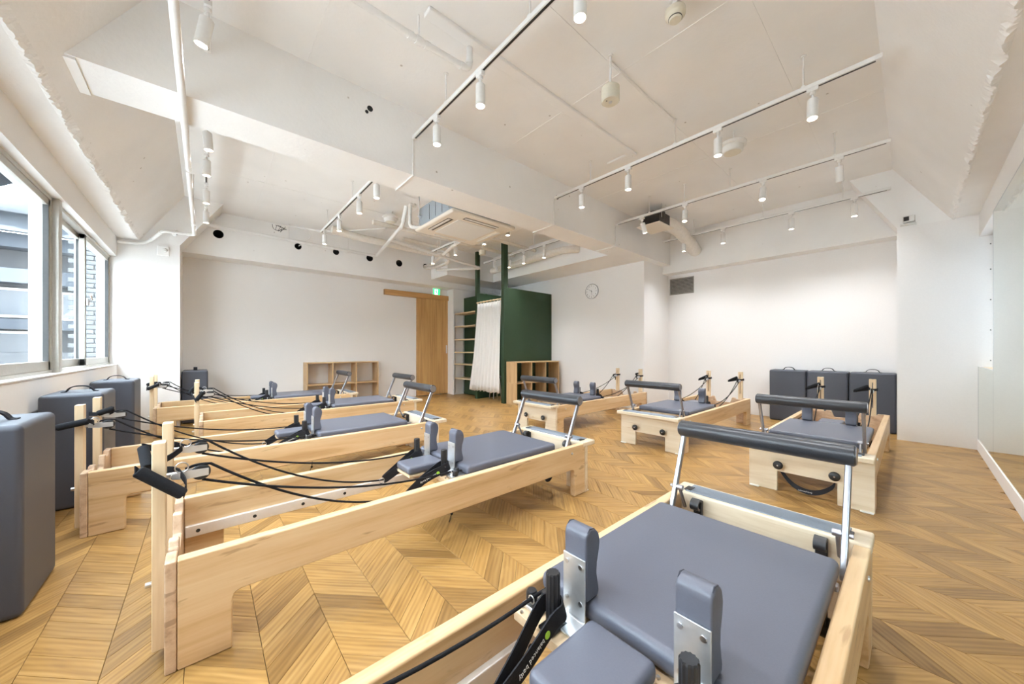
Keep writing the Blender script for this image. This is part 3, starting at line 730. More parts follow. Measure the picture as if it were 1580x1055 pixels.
def pipe(name, label, pts, r, mat='white_metal', cat='pipe', n=12, bracket=(), smoothn=0):
    q = MB(); P = [Vector(p) for p in pts]
    q2 = []
    for i, p in enumerate(P):      # rounded elbows
        if 0 < i < len(P) - 1:
            a = (P[i - 1] - p); c = (P[i + 1] - p); d = min(r * 2.2, a.length * .45, c.length * .45)
            A, C = p + a.normalized() * d, p + c.normalized() * d
            for t in (0, .25, .5, .75, 1): q2.append(A * (1 - t) ** 2 + p * 2 * t * (1 - t) + C * t * t)
        else: q2.append(p)
    t = thing(name, label, cat); q.tube(q2, r, n); q.build('pipe_run', mat, t)
    q = MB()
    for i in range(1, len(P) - 1):
        for o_ in (P[i - 1], P[i + 1]):
            d = (o_ - P[i]).normalized(); q.tube([P[i] + d * r * 2.0, P[i] + d * r * 3.4], r * 1.18, n)
    if q.v: q.build('fitting', mat, t)
    for bx, by, bz in bracket:
        q = MB(); q.tube([(bx, by, bz), (bx, by, ZC)], .005, 6); q.tube([(bx - .02, by, bz), (bx + .02, by, bz)], r * 1.25, 10); q.build('pipe_hanger', mat, t)
    return t
pipe('sprinkler_pipe', 'long white pipe hanging along the sloped ceiling above the windows', [(-.10, Y0 + .02, 2.472), (-.10, 6.05, 2.472), (-.383, 6.06, 2.466), (-.52, 6.27, 2.36), (-.60, 6.28, 2.32), (-.79, 6.29, 2.31)], .0185, bracket=[(-.10, 3.9, 2.472), (-.10, 5.5, 2.472)])
pipe('drain_pipe', 'thin white pipe running along the beam with the round holes', [(-.30, 6.30, 2.50), (-.16, 6.62, 2.79), (2.42, 6.62, 2.765), (1.93, 4.35, 2.62), (1.93, 4.25, 2.84)], .025, bracket=[(0.1, 6.62, 2.787), (1.02, 6.62, 2.78), (1.92, 6.62, 2.77)])
pipe('coolant_pipe', 'wrapped white pipe bent up into the side of the air conditioner', [(2.0, 4.22, 2.86), (1.97, 4.22, 2.86), (1.97, 4.22, 2.57), (2.06, 4.1, 2.56)], .022, 'pipe_wrap')
pipe('coolant_pipe', 'white wrapped pipe running from the air conditioner to the last beam hole', [(3.504, 6.9, 2.78), (3.45, 6.4, 2.74), (2.86, 4.6, 2.60), (2.80, 4.13, 2.62)], .026, 'pipe_wrap')
pipe('coolant_pipe', 'second white wrapped pipe entering the last beam hole', [(3.52, 6.9, 2.735), (3.55, 6.35, 2.70), (3.55, 5.9, 2.70), (3.50, 5.86, 2.92), (2.6, 5.86, 2.95)], .03, 'pipe_wrap')
pipe('drain_pipe', 'white drain pipe with an elbow beside the rear green post', [(2.10, 5.20, 2.665), (4.05, 5.55, 2.60), (3.30, 5.95, 2.52)], .023, bracket=[(3.0, 5.36, 2.64)])
pipe('ceiling_pipe', 'pale pipe crossing high behind the air conditioner', [(1.9, 5.35, 2.93), (4.75, 5.35, 2.93)], .035, 'pipe_wrap', bracket=[(2.6, 5.35, 2.93)])
pipe('ceiling_pipe', 'second pale pipe crossing high behind the air conditioner', [(2.6, 4.75, 2.93), (4.75, 4.75, 2.90)], .03, 'pipe_wrap', bracket=[(3.6, 4.75, 2.92)])
pipe('sprinkler_pipe', 'white pipe with a bent end in front of the deep beam', [(0.35, 1.98, 2.90), (0.98, 1.98, 2.885), (1.33, 1.95, 2.87), (1.33, 1.95, 3.02)], .02, bracket=[(0.98, 1.98, 2.885)])
# flexible duct with rings
def duct(name, label, pts, r, rings):
    t = thing(name, label, 'duct'); P = spline(pts, rings); q = MB()
    R_ = [r * (1.0 + (.05 if i % 2 else -.02)) for i in range(len(P))]; q.tube(P, R_, 20); q.build('duct_hose', 'pipe_wrap', t); return t
duct('flexible_duct', 'white wrapped flexible duct below the far ceiling', [(1.55, 6.2, 2.96), (1.9, 6.22, 2.93), (2.4, 6.2, 2.91), (3.0, 6.2, 2.90), (3.62, 6.2, 2.90)], .058, 7)
duct('flexible_duct', 'pale flexible duct along the boxed clock beam', [(4.80, 3.75, 2.72), (4.68, 3.85, 2.72), (4.62, 4.1, 2.72), (4.62, 5.0, 2.70), (4.6, 5.9, 2.68)], .06, 7)
# ceiling fan unit with duct
fn = thing('ventilation_fan', 'black ceiling ventilation fan with a square beige cover', 'fan', (4.88, 2.44, 2.755))
q = MB(); q.rbox(-.215, -.17, 0, .215, .17, .014, .004); q.build('cover_panel', 'beige_panel', fn)
q = MB(); q.rbox(-.16, -.13, .012, .18, .13, .19, .01); q.lathe([(.13, .08), (.14, .1), (.14, .2), (.12, .21)], (-.02, 0, 0), 'z', 24); q.build('fan_casing', 'black_plastic', fn)
q = MB(); q.tube([(.1, .14, .1), (.1, .14, ZC - 2.755)], .005, 6); q.tube([(-.1, -.14, .1), (-.1, -.14, ZC - 2.755)], .005, 6); q.build('hanger_rod', 'steel', fn)
duct('fan_duct', 'beige flexible duct from the black fan into the bright wall beam', [(5.06, 2.40, 2.86), (5.25, 2.38, 2.87), (5.55, 2.38, 2.84), (5.9, 2.38, 2.74), (6.20, 2.40, 2.66)], .092, 8)
# round ceiling devices
el = thing('emergency_light', 'cream cylinder emergency light hanging from a short rod', 'emergency light', (2.115, 1.38, 2.72))
q = MB(); q.lathe([(.055, 0), (.062, .006), (.062, .095), (.056, .10)], (0, 0, 0), 'z', 28); q.build('lamp_housing', 'cream_plastic', el)
q = MB(); q.tube([(0, 0, .1), (0, 0, ZC - 2.72)], .008, 8); q.lathe([(.02, ZC - 2.726), (.02, ZC - 2.72)], (0, 0, 0), 'z', 12); q.build('stem', 'white_metal', el)
q = MB(); q.lathe([(.012, -.004), (.012, .002)], (0, 0, 0), 'z', 14); q.build('lens', 'steel', el)
q = MB(); q.lathe([(.004, -.003), (.004, .002)], (-.03, 0.01, 0), 'z', 10); q.build('test_button', 'black_plastic', el)
q = MB(); q.tube([(.03, .02, ZC - 2.725), (.55, 0.02, ZC - 2.725), (1.0, .005, ZC - 2.725)], .006, 6); q.build('supply_cable', 'white_metal', el)
sd = thing('smoke_detector', 'cream round smoke detector with a dark slit near the top edge', 'detector', (2.06, .91, 2.945))
q = MB(); q.lathe([(.03, -.028), (.034, -.024), (.036, -.012), (.052, -.004), (.056, .004), (.056, .03), (.05, .034)], (0, 0, 0), 'z', 28); q.build('detector_head', 'cream_plastic', sd)
q = MB(); q.lathe([(.0375, -.018), (.0375, -.014)], (0, 0, 0), 'z', 24); q.build('dark_slit', 'black_plastic', sd)
q = MB(); q.box(-.012, -.012, .03, .012, .012, ZC - 2.945); q.lathe([(.03, ZC - 2.955), (.03, ZC - 2.945)], (0, 0, 0), 'z', 16); q.build('mount', 'white_metal', sd)
for lab, loc in (('round white speaker hanging beside the middle light track', (3.68, 1.10, 2.83)), ('round white ceiling speaker behind the deep beam', (2.05, 5.05, 2.88))):
    sp = thing('ceiling_speaker', lab, 'speaker', loc, 0, 'round ceiling speakers')
    q = MB(); q.lathe([(.07, 0), (.085, .008), (.09, .05), (.112, .055), (.115, .075), (.11, .082)], (0, 0, 0), 'z', 28); q.build('housing', 'white_plastic', sp)
    q = MB(); q.lathe([(.07, -.001), (.06, -.004), (.001, -.005)], (0, 0, 0), 'z', 24); q.build('grille', 'cream_plastic', sp)
    q = MB(); q.tube([(.03, 0, .08), (.03, 0, ZC - loc[2])], .006, 8); q.build('hanger_rod', 'white_metal', sp)
sd = thing('smoke_detector', 'small cream detector hanging behind the air conditioner', 'detector', (3.5, 4.75, 2.60))
q = MB(); q.lathe([(.05, 0), (.055, .004), (.055, .07), (.05, .075)], (0, 0, 0), 'z', 20); q.build('detector_head', 'cream_plastic', sd)
q = MB(); q.tube([(0, 0, .07), (0, 0, ZC - 2.6)], .007, 8); q.build('mount', 'white_metal', sd)
# loose cable bundle near the far ceiling
cb = thing('loose_cable', 'tangled white and dark cable end at the far ceiling corner', 'cable')
q = MB(); q.tube(spline([(.95, 6.60, 2.985), (1.1, 6.55, 2.99), (1.5, 6.4, 2.97), (1.9, 6.1, 3.0), (2.2, 5.6, 2.97)], 6), .011, 8); q.build('white_cable', 'white_metal', cb)
q = MB(); q.tube(spline([(1.25, 6.52, 2.98), (1.33, 6.6, 2.9), (1.24, 6.72, 2.80), (1.18, 6.76, 2.74)], 6), .006, 6); q.build('grey_cable', 'white_metal', cb)
q = MB()
for k in range(4): q.tube(spline([(.80 + .06 * k, 6.66, 2.99), (.82 + .03 * k, 6.68, 2.93 - .012 * k), (.88 + .02 * k, 6.67, 2.91 + .01 * k), (.93 + .02 * k, 6.66, 2.95), (.90 - .02 * k, 6.65, 2.985)], 5), .003, 5)
q.build('dark_wire', 'black_plastic', cb)
# black discs on the beam, painting the shade inside small holes
hb = MB(); hb.lathe([(.022, -.004), (.022, .02)], (.98, 2.82, 2.905), 'y', 12); hb.lathe([(.013, -.004), (.013, .02)], (.955, 2.82, 2.87), 'y', 12); hb.lathe([(.026, -.004), (.026, .02)], (3.19, 2.82, 2.84), 'y', 12)
hb.build('bolt_hole_shade', 'hole_shade', beam_main)

# ================================================================== REFORMERS
W_, L_ = .656, 2.225
def build_reformer():
    t = thing('reformer', 'x', 'reformer', group='pilates reformers')
    # side boards with legs
    for v0 in (0.0, W_ - .042):
        out = [(.0285, 0), (.165, 0), (.165, .165), (.172, .182), (.19, .188), (1.965, .188), (1.985, .182), (1.995, .165), (1.995, 0), (2.11, 0), (2.11, .345), (.0285, .345)]
        q = MB(); q.prism(out, 'y', v0, v0 + .042, bevel=.006); q.build('side_rail', 'maple', t)
        q = MB(); q.lathe([(.009, 0), (.0085, .004), (.004, .006)] if v0 else [(.004, -.006), (.0085, -.004), (.009, 0)], (1.965, v0 + (.042 if v0 else 0), .30), 'y', 12); q.build('rail_bolt', 'steel', t)
        # carriage track with bolts
        a, c = (v0 + .042, v0 + .062) if v0 == 0 else (v0 - .020, v0)
        q = MB(); q.rbox(.032, a, .172, 2.10, c, .222, .003, 1); tr = q.build('carriage_track', 'track_aluminium', t)
        q = MB(); yy = c if v0 == 0 else a
        for k in range(10): q.lathe([(.008, -.001), (.008, .001)], (.075 + k * .205, yy, .196), 'y', 10)
        q.build('track_bolt', 'black_plastic', tr)
    # head end board
    z = .345
    out = [(0, 0), (.165, 0), (.165, .15), (W_ - .165, .15), (W_ - .165, 0), (W_, 0), (W_, z), (W_ - .085, z), (W_ - .10, z - .022), (W_ - .165, z - .022), (W_ - .18, z - .004), (W_ - .215, z - .004), (W_ - .24, z - .075),
           (.24, z - .075), (.215, z - .004), (.18, z - .004), (.165, z - .022), (.10, z - .022), (.085, z), (0, z)]
    q = MB(); q.prism(out, 'x', 0, .028, bevel=.005); q.build('head_board', 'maple_end', t)
    # foot end panel and cap
    out = [(0, 0), (.17, 0), (.17, .14), (W_ - .17, .14), (W_ - .17, 0), (W_, 0), (W_, .319), (0, .319)]
    q = MB(); q.prism(out, 'x', 2.1105, 2.14, bevel=.003); q.build('foot_panel', 'maple_v', t)
    q = MB(); q.rbox(2.086, .044, .20, 2.11, W_ - .044, .335, .002, 1); q.build('foot_stop', 'maple_v', t)
    q = MB(); q.rbox(2.0865, -.002, .3195, L_, W_ + .002, .352, .007, 3); q.build('foot_cap', 'maple_v', t)
    q = MB(); q.rbox(2.105, .055, .350, 2.205, W_ - .055, .3560, .0015, 1); q.build('standing_pad', 'grey_pad', t)
    for vv in (.045, W_ - .075):
        q = MB(); q.rbox(2.115, vv, .3515, 2.165, vv + .03, .3585, .001, 1); q.build('pad_clip', 'black_plastic', t)
    for vv in (.0, W_ - .07):
        q = MB(); q.rbox(2.09, vv + .005, 0, 2.16, vv + .065, .008, .002, 1); q.build('foot_plate', 'white_plastic', t)
    # knobs on the foot panel, adjusting bar behind
    for vv in (.18, W_ - .18):
        k = MB(); k.lathe([(.006, 0), (.006, .02), (.026, .021), (.029, .026), (.029, .034), (.022, .042), (.004, .043)], (2.14, vv, .19), 'x', 20); kb = k.build('knob', 'black_plastic', t)
        k = MB(); k.lathe([(.005, 0), (.005, .002)], (2.183, vv, .19), 'x', 10); k.build('knob_bolt', 'steel', kb)
    # risers with a slot
    for vv in (.123, W_ - .123):
        a, c = vv - .027, vv + .027; u0, u1 = -.034, -.0005
        q = MB(); q.rbox(u0, a, .03, u1, vv - .004, .70, .003, 1); q.rbox(u0, vv + .004, .03, u1, c, .70, .003, 1); q.box(u0 + .001, vv - .006, .03, u1 - .001, vv + .006, .40); q.box(u0 + .001, vv - .006, .665, u1 - .001, vv + .006, .699)
        q.build('riser_post', 'maple_post', t)
        q = MB(); q.lathe([(.009, -.05), (.009, -.034)], (0, vv, .24), 'x', 10); q.lathe([(.007, -.05), (.007, .035)], (0, vv, .585), 'x', 10); q.build('riser_bolt', 'steel', t)
        # pulley
        pz = .578
        q = MB()
        for sgn in (-1, 1): q.prism([(.012, pz - .008), (.05, pz - .014), (.105, pz - .012), (.105, pz + .012), (.05, pz + .014), (.012, pz + .008)], 'y', vv + sgn * .011 - .0015, vv + sgn * .011 + .0015)
        q.tube([(.0, vv, pz), (.02, vv, pz)], .006, 8); pu = q.build('pulley', 'brushed_aluminium', t)
        q = MB(); q.lathe([(.022, -.008), (.026, -.006), (.023, 0), (.026, .006), (.022, .008)], (.085, vv, pz), 'y', 20); q.build('pulley_wheel', 'black_plastic', pu)
        q = MB(); q.tube([(.0 + .004 * math.cos(a_ * PI / 4) + .0012 * a_, vv + .009 * math.sin(a_ * PI / 4), pz + .009 * math.cos(a_ * PI / 4)) for a_ in range(20)], .0018, 5); q.build('pulley_spring', 'steel', pu)
        # rope pair
        sgn = -1 if vv < W_ / 2 else 1
        clv = W_ / 2 + sgn * .232; rv = W_ / 2 + sgn * .150
        q = MB(); q.tube(sag((.088, vv + .002, pz - .027), (1.085, clv, .358), .055, 18), .0046, 8); q.tube([(1.085, clv, .358), (1.14, clv + sgn * .005, .352)], .0046, 8); q.build('rope', 'black_rope', t)
        q = MB(); q.tube(spline([(.045, vv, pz + .018), (.07, vv, pz + .026), (.095, vv, pz + .026)], 3) + sag((.11, vv, pz + .024), (.865, rv, .262), .075, 18), .0046, 8); q.build('rope', 'black_rope', t)
        # strap loop round the rope peg
        pu_, pv = 1.075, W_ / 2 + sgn * .160
        loop = spline([(.865, rv, .262), (.96, rv - sgn * .012 + 0, .312), (1.05, pv - .024, .362), (1.085, pv - .026, .372), (1.104, pv, .374), (1.085, pv + .026, .372), (1.05, pv + .026, .362), (.96, rv + .016, .316)], 4, True)
        q = MB(); q.ribbon(loop, .046, .0035, (-.35, 0, 1), True); sl = q.build('strap_loop', 'black_webbing', t)
        q = MB(); q.tube([(.855 + .014 * math.cos(a_ * PI / 6), rv, .260 + .014 * math.sin(a_ * PI / 6)) for a_ in range(12)], .0025, 6, closed=True); q.build('strap_ring', 'steel', sl)
        # lettering on the strap side that faces the near rail
        if sgn > 0:
            A = Vector((.975, rv - .0155, .322)); B = Vector((.885, rv - .0045, .273))
        else:
            A = Vector((.975, rv - .0035, .322)); B = Vector((.885, rv - .004, .273))
        A = Vector((1.035, pv - .0272, .356)); B = Vector((.93, rv - sgn * .012 - .001, .296)) if sgn > 0 else Vector((.93, rv + .008, .296))
        xd = (B - A).normalized(); wd = Vector((-.35, 0, 1)).normalized(); nd = xd.cross(wd).normalized()
        yd = -wd if xd.x < 0 else wd
        # text runs down the strap, face towards -v
        zd = xd.cross(yd).normalized()
        if zd.y > 0: yd = -yd; zd = -zd
        me = text_mesh('balanced body', .0155)
        o = bpy.data.objects.new('strap_lettering', me); COL.objects.link(o); me.materials.append(M['logo_white']); o.parent = sl
        org = A + xd * .024 - yd * .005 + zd * .0028
        o.matrix_local = Matrix(((xd.x, yd.x, zd.x, org.x), (xd.y, yd.y, zd.y, org.y), (xd.z, yd.z, zd.z, org.z), (0, 0, 0, 1)))
        q = MB(); q.lathe([(.0088, 0), (.0088, .0006)], (0, 0, 0), 'z', 16); o = q.build('strap_logo', 'logo_green', sl)
        org = A + xd * .012 + zd * .0024
        o.matrix_local = Matrix(((xd.x, yd.x, zd.x, org.x), (xd.y, yd.y, zd.y, org.y), (xd.z, yd.z, zd.z, org.z), (0, 0, 0, 1)))
        # rope peg and cleats on the carriage
        q = MB(); n = 12; vs = []; fs = []
        for h_, k_ in ((.326, 1), (.456, 1), (.460, .9)):
            for i in range(n * 2): r_ = (.0175 if i % 2 else .0155) * k_; vs.append((pu_ + r_ * math.cos(PI * i / n), pv + r_ * math.sin(PI * i / n), h_))
        for j in range(2):
            for i in range(n * 2): fs.append((j * 2 * n + i, j * 2 * n + (i + 1) % (2 * n), (j + 1) * 2 * n + (i + 1) % (2 * n), (j + 1) * 2 * n + i))
        fs.append([4 * n + i for i in range(2 * n)]); q.add(vs, fs); q.rbox(pu_ - .03, pv - .022, .325, pu_ + .03, pv + .022, .333, .002, 1); q.build('rope_peg', 'black_plastic', t)
        q = MB()
        for du, dv in ((.005, .017), (.03, -.014)): q.lathe([(.014, .0), (.0155, .004), (.0145, .022), (.012, .026)], (1.085 + du, clv + sgn * dv, .338), 'z', 16)
        ct = q.build('rope_cleat', 'black_plastic', t)
        q = MB(); q.rbox(1.065, clv - .03, .3255, 1.145, clv + .03, .338, .003, 1)
        for du, dv in ((-.028, -.012), (-.036, .012), (-.02, 0.024)): q.lathe([(.0045, 0), (.004, .004)], (1.085 + du, clv + dv, .326), 'z', 8)
        q.tube([(1.072, clv + .010 * math.cos(a_ * PI / 5), .355 + .010 * math.sin(a_ * PI / 5)) for a_ in range(10)], .0018, 5, closed=True)
        q.build('cleat_plate', 'steel', ct)
        # shoulder rest
        sv = W_ / 2 + sgn * .1415; a, c = sv - .035, sv + .035
        prof = [(1.137, .380), (1.137, .535), (1.143, .549), (1.158, .556), (1.176, .552), (1.190, .538), (1.196, .515), (1.192, .49), (1.184, .465), (1.182, .44), (1.187, .415), (1.192, .395), (1.188, .380)]
        q = MB(); q.prism(prof, 'y', a, c, bevel=.006, seg=2); sr = q.build('shoulder_rest', 'grey_vinyl', t)
        q = MB()
        for yy in (a - .0006, c + .0006): q.tube([(p[0] + (.004 if p[0] < 1.15 else -.004), yy + (.004 if yy < sv else -.004), p[1]) for p in prof[1:8]], .0014, 5)
        q.build('piping', 'stitch', sr)
        q = MB(); q.prism([(1.078, .3265), (1.131, .3265), (1.136, .332), (1.136, .485), (1.1315, .485), (1.1315, .336), (1.128, .332), (1.078, .332)], 'y', a + .001, c - .001, bevel=.001, seg=1); q.build('bracket', 'brushed_aluminium', sr)
        q = MB()
        for zz in (.465, .375):
            for yy in (a + .014, c - .014): q.lathe([(.006, -.0025), (.0055, 0)], (1.1315, yy, zz), 'x', 10)
        q.build('bracket_screw', 'steel', sr)
    # carriage
    e = .06
    out = [(1.042, e), (1.042, .215), (1.125, .215), (1.125, W_ - .215), (1.042, W_ - .215), (1.042, W_ - e), (1.84, W_ - e), (1.84, e)]
    q = MB(); q.prism(out, 'z', .299, .325, bevel=.002, seg=1); q.build('carriage_board', 'plywood', t)
    q = MB(); q.rbox(1.150, .052, .3255, 1.862, W_ - .052, .378, .019, 4); cp = q.build('carriage_pad', 'grey_vinyl', t)
    q = MB()
    for i in range(4): q.lathe([(.005, 0), (.004, .004)], (1.138, .255 + i * .05, .326), 'z', 8)
    q.build('pad_screw', 'steel', cp)
    for u0 in (1.2, 1.7):
        for vv in (.068, W_ - .068):
            q = MB(); q.lathe([(.022, -.012), (.026, -.010), (.026, .010), (.022, .012)], (u0, vv, .250), 'y', 16); q.box(u0 - .02, vv - .005, .262, u0 + .02, vv + .005, .3); q.build('carriage_wheel', 'black_plastic', t)
    q = MB(); q.rbox(.915, .25, .316, 1.124, W_ - .25, .332, .003, 1); hb_ = q.build('headrest_board', 'plywood', t)
    q = MB(); q.rbox(.910, .246, .3325, 1.122, W_ - .246, .376, .016, 4); q.build('headrest_cushion', 'grey_vinyl', t)
    q = MB(); q.tube(spline([(1.10, W_ / 2, .30), (1.05, W_ / 2, .275), (.98, W_ / 2, .285), (.95, W_ / 2, .314)], 5), .005, 6); q.build('headrest_prop', 'bar_steel', t)
    # springs under the carriage
    for k in range(4):
        vv = .19 + k * .092; q = MB(); q.tube([(1.86, vv, .262), (2.08, vv, .262)], .011, 8); q.build('spring', 'bar_steel', t)
    q = MB(); q.rbox(1.955, .066, .225, 1.985, W_ - .066, .245, .003, 1); q.build('spring_bar', 'bar_steel', t)
    # foot bar
    bt, bz = 2.10, .640
    q = MB(); q.lathe([(.030, -.006), (.036, 0), (.036, .574), (.030, .580)], (bt, .041, bz), 'y', 24); fb = q.build('footbar_roll', 'bar_vinyl', t)
    for vv in (.0345, W_ - .0348):
        q = MB(); q.lathe([(.030, 0), (.030, .0015)], (bt, vv - .0005, bz), 'y', 20); q.build('roll_cap', 'bar_steel', fb)
    for vv in (.054, W_ - .054):
        q = MB(); a, c = Vector((bt, vv, bz - .02)), Vector((1.955, vv, .285)); d = (c - a).normalized(); nx = Vector((-d.z, 0, d.x))
        q.prism([(p.x, p.z) for p in (a + nx * .0125, a - nx * .0125, c - nx * .0125, c + d * .016, c + nx * .0125)], 'y', vv - .009, vv + .009, bevel=.004); q.build('footbar_arm', 'bar_steel', t)
        iv = vv + (.018 if vv < W_ / 2 else -.018)
        p = a.lerp(c, .66); q = MB(); q.tube([(p.x, iv, p.z), (2.06, iv, .300)], .0075, 8); q.tube([(p.x, vv - .02, p.z), (p.x, vv + .02, p.z)], .0075, 10); q.tube([(p.x, iv - .014, p.z), (p.x, iv + .014, p.z)], .012, 10); q.build('footbar_strut', 'bar_steel', t)
        hv = iv + (.05 if vv < W_ / 2 else -.05)
        q = MB(); q.rbox(2.066, hv - .017, .250, 2.088, hv + .017, .338, .003); q.ribbon(spline([(2.072, hv, .335), (2.058, hv, .345), (2.036, hv, .338), (2.030, hv, .322), (2.040, hv, .310), (2.052, hv, .305)], 5), .034, .009, (0, 1, 0)); q.build('bar_hook', 'black_plastic', t)
    # knotted cord under the frame
    q = MB(); q.tube(spline([(1.12, .18, .26), (1.13, .175, .15), (1.125, .17, .10)], 4), .0025, 6); q.ball((1.125, .17, .095), .008); q.tube([(1.125, .17, .095), (1.105, .165, .055)], .0025, 6); q.build('knotted_cord', 'black_rope', t)
    return t
ref0 = build_reformer()
# webbing loop hanging in the foot opening (only on the reformers where it shows)
def foot_strap(root, pts, lettered=False):
    q = MB(); q.ribbon(spline(pts, 6), .034, .003, (-.35, 0, .9)); o = q.build('foot_strap', 'black_webbing', root)
    if lettered:
        me = text_mesh('balanced body', .013); o2 = bpy.data.objects.new('strap_lettering', me); COL.objects.link(o2); me.materials.append(M['logo_white']); o2.parent = o
        # low point of the strap, lettering faces outwards and up (+u)
        o2.matrix_local = Matrix(((0, -.36, .93, 2.124), (1, 0.0, 0, .285), (-.0, .93, .36, .032), (0, 0, 0, 1)))
PLACES = [
    (-.436, .090, 0.0, 'maple pilates reformer closest to the camera, its grey pad filling the foreground'),
    (-.094, 1.507, 0.35, 'maple pilates reformer in front on the left, its long side rail facing the camera'),
    (-.500, 2.905, 0.0, 'second maple pilates reformer from the front in the window-side row'),
    (-.040, 4.305, 0.0, 'third maple pilates reformer from the front in the window-side row'),
    (-.440, 5.630, 0.0, 'maple pilates reformer at the back of the window-side row, before the cube shelf'),
    (2.985 + L_, .150 + W_, 180.0, 'maple pilates reformer standing before the three grey boxes'),
    (3.345 + L_, 1.447 + W_, 180.0, 'maple pilates reformer in the middle of the right-hand row'),
    (2.995 + L_, 2.742 + W_, 180.0, 'maple pilates reformer at the back of the right-hand row beside the clock wall')]
reformers = []
for i, (x, y, rz, lab) in enumerate(PLACES):
    o = ref0 if i == 0 else copy_tree(ref0)
    o.location = (x, y, 0); o.rotation_euler = (0, 0, math.radians(rz)); tag(o, lab, 'reformer', 'pilates reformers'); reformers.append(o)
def hand_grip(root, vv, g0, g1):
    """padded hand loop hung over a riser: grip roll, webbing round the post, steel ring"""
    pz = .578; g0, g1 = Vector(g0), Vector(g1); d = (g1 - g0).normalized()
    q = MB(); q.tube([g0, g0 + d * .004, g1 - d * .004, g1], [.014, .0175, .0175, .014], 14); hl = q.build('hand_grip', 'black_foam', root)
    ring = Vector((.03, vv - .004, pz + .012)); side = -1 if (g0 + g1).y / 2 < vv else 1
    a, b_ = (g0, g1) if g0.x <= g1.x else (g1, g0)
    q = MB(); q.ribbon(spline([b_, b_ + (ring - b_) * .5 + Vector((.012, side * .012, 0)), ring], 5), .024, .003); q.build('grip_webbing', 'black_webbing', hl)
    q = MB(); q.ribbon(spline([ring, (.004, vv - side * .034, pz + .016), (-.042, vv - side * .033, pz + .016), (-.052, vv, pz + .018), a + (a - b_).normalized() * .006, a], 5), .024, .003); q.build('grip_webbing', 'black_webbing', hl)
    q = MB(); q.tube([(.036 + .017 * math.cos(k * PI / 6), vv - .012, pz + .028 + .017 * math.sin(k * PI / 6)) for k in range(12)], .0022, 6, closed=True); q.build('grip_ring', 'steel', hl)
VN, VF = .123, W_ - .123
for i, o in enumerate(reformers):
    if i == 1: A, B = ((-.062, .066, .628), (.042, .066, .528)), ((-.088, VF - .015, .612), (-.070, VF - .095, .548))
    elif i in (0, 2): A, B = ((-.090, .072, .590), (.020, .072, .612)), ((-.010, VF - .050, .600), (.058, VF - .045, .626))
    elif i == 3: A, B = ((-.02, .070, .535), (.030, .072, .610)), ((-.07, VF - .045, .575), (-.035, VF - .05, .63))
    elif i == 4: A, B = ((-.05, .072, .56), (.035, .072, .605)), ((-.085, VF - .04, .585), (.0, VF - .045, .60))
    elif i == 7: A, B = ((-.055, VN - .06, .60), (-.045, VN - .05, .50)), ((-.05, VF - .045, .625), (.04, VF - .045, .62))
    else: A, B = ((.028, .010, .566), (.028, .124, .628)), ((.028, .405, .572), (.028, .505, .628))
    hand_grip(o, VN, *A); hand_grip(o, VF, *B)
foot_strap(reformers[5], [(2.10, .165, .19), (2.10, .19, .13), (2.105, .25, .06), (2.12, .33, .035), (2.115, .40, .05), (2.10, .46, .10), (2.09, .475, .16)], True)
foot_strap(reformers[7], [(2.08, .45, .17), (2.02, .40, .11), (1.88, .30, .06)])
foot_strap(reformers[6], [(2.10, .47, .18), (2.11, .475, .13), (2.10, .47, .10)])
foot_strap(reformers[1], [(1.90, .20, .24), (1.90, .20, .12), (1.94, .21, .07), (1.99, .21, .09), (2.0, .2, .2)])
# shoulder-pad pair already inside the tree; nothing else rests on the reformers

# ================================================================== OUTSIDE THE WINDOWS
q = MB(); q.box(-60, -60, -4.3, 60, 60, -4.0); gnd = q.build('street_ground', 'ground_outside'); struct(gnd, 'pale ground outside')
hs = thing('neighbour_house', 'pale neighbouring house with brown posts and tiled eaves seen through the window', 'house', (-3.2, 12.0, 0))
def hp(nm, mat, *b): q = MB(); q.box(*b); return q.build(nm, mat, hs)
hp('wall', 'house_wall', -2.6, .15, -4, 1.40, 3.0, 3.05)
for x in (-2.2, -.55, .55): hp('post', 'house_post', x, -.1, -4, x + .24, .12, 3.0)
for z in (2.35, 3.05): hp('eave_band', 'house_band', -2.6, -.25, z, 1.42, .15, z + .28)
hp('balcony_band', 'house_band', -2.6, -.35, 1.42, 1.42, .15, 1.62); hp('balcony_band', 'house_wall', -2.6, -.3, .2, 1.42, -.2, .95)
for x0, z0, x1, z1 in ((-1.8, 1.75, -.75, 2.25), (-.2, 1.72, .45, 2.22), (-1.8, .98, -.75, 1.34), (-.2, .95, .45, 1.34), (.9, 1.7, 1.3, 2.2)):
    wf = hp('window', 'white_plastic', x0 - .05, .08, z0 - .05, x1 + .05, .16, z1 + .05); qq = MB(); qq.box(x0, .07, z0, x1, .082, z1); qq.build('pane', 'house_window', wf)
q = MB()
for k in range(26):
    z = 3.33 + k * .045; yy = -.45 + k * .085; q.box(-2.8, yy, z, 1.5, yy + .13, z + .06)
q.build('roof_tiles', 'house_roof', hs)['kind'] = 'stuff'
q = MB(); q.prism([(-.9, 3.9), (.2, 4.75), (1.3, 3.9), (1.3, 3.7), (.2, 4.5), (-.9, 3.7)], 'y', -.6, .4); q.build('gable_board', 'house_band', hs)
ob = thing('unseen_building', 'unseen grey building row across the street', 'building', (-8.5, 0, 0))
q = MB(); q.box(-3, -22, -4, 0, 9.5, 6.2); q.build('wall', 'street_wall', ob)  # out of view; added to block low sky and bounce daylight indoors
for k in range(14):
    for zz in (-1.0, 1.8): q = MB(); q.box(-.02, -20.5 + k * 2.1, zz, .03, -19.3 + k * 2.1, zz + 1.3); q.build('window', 'house_window', ob)
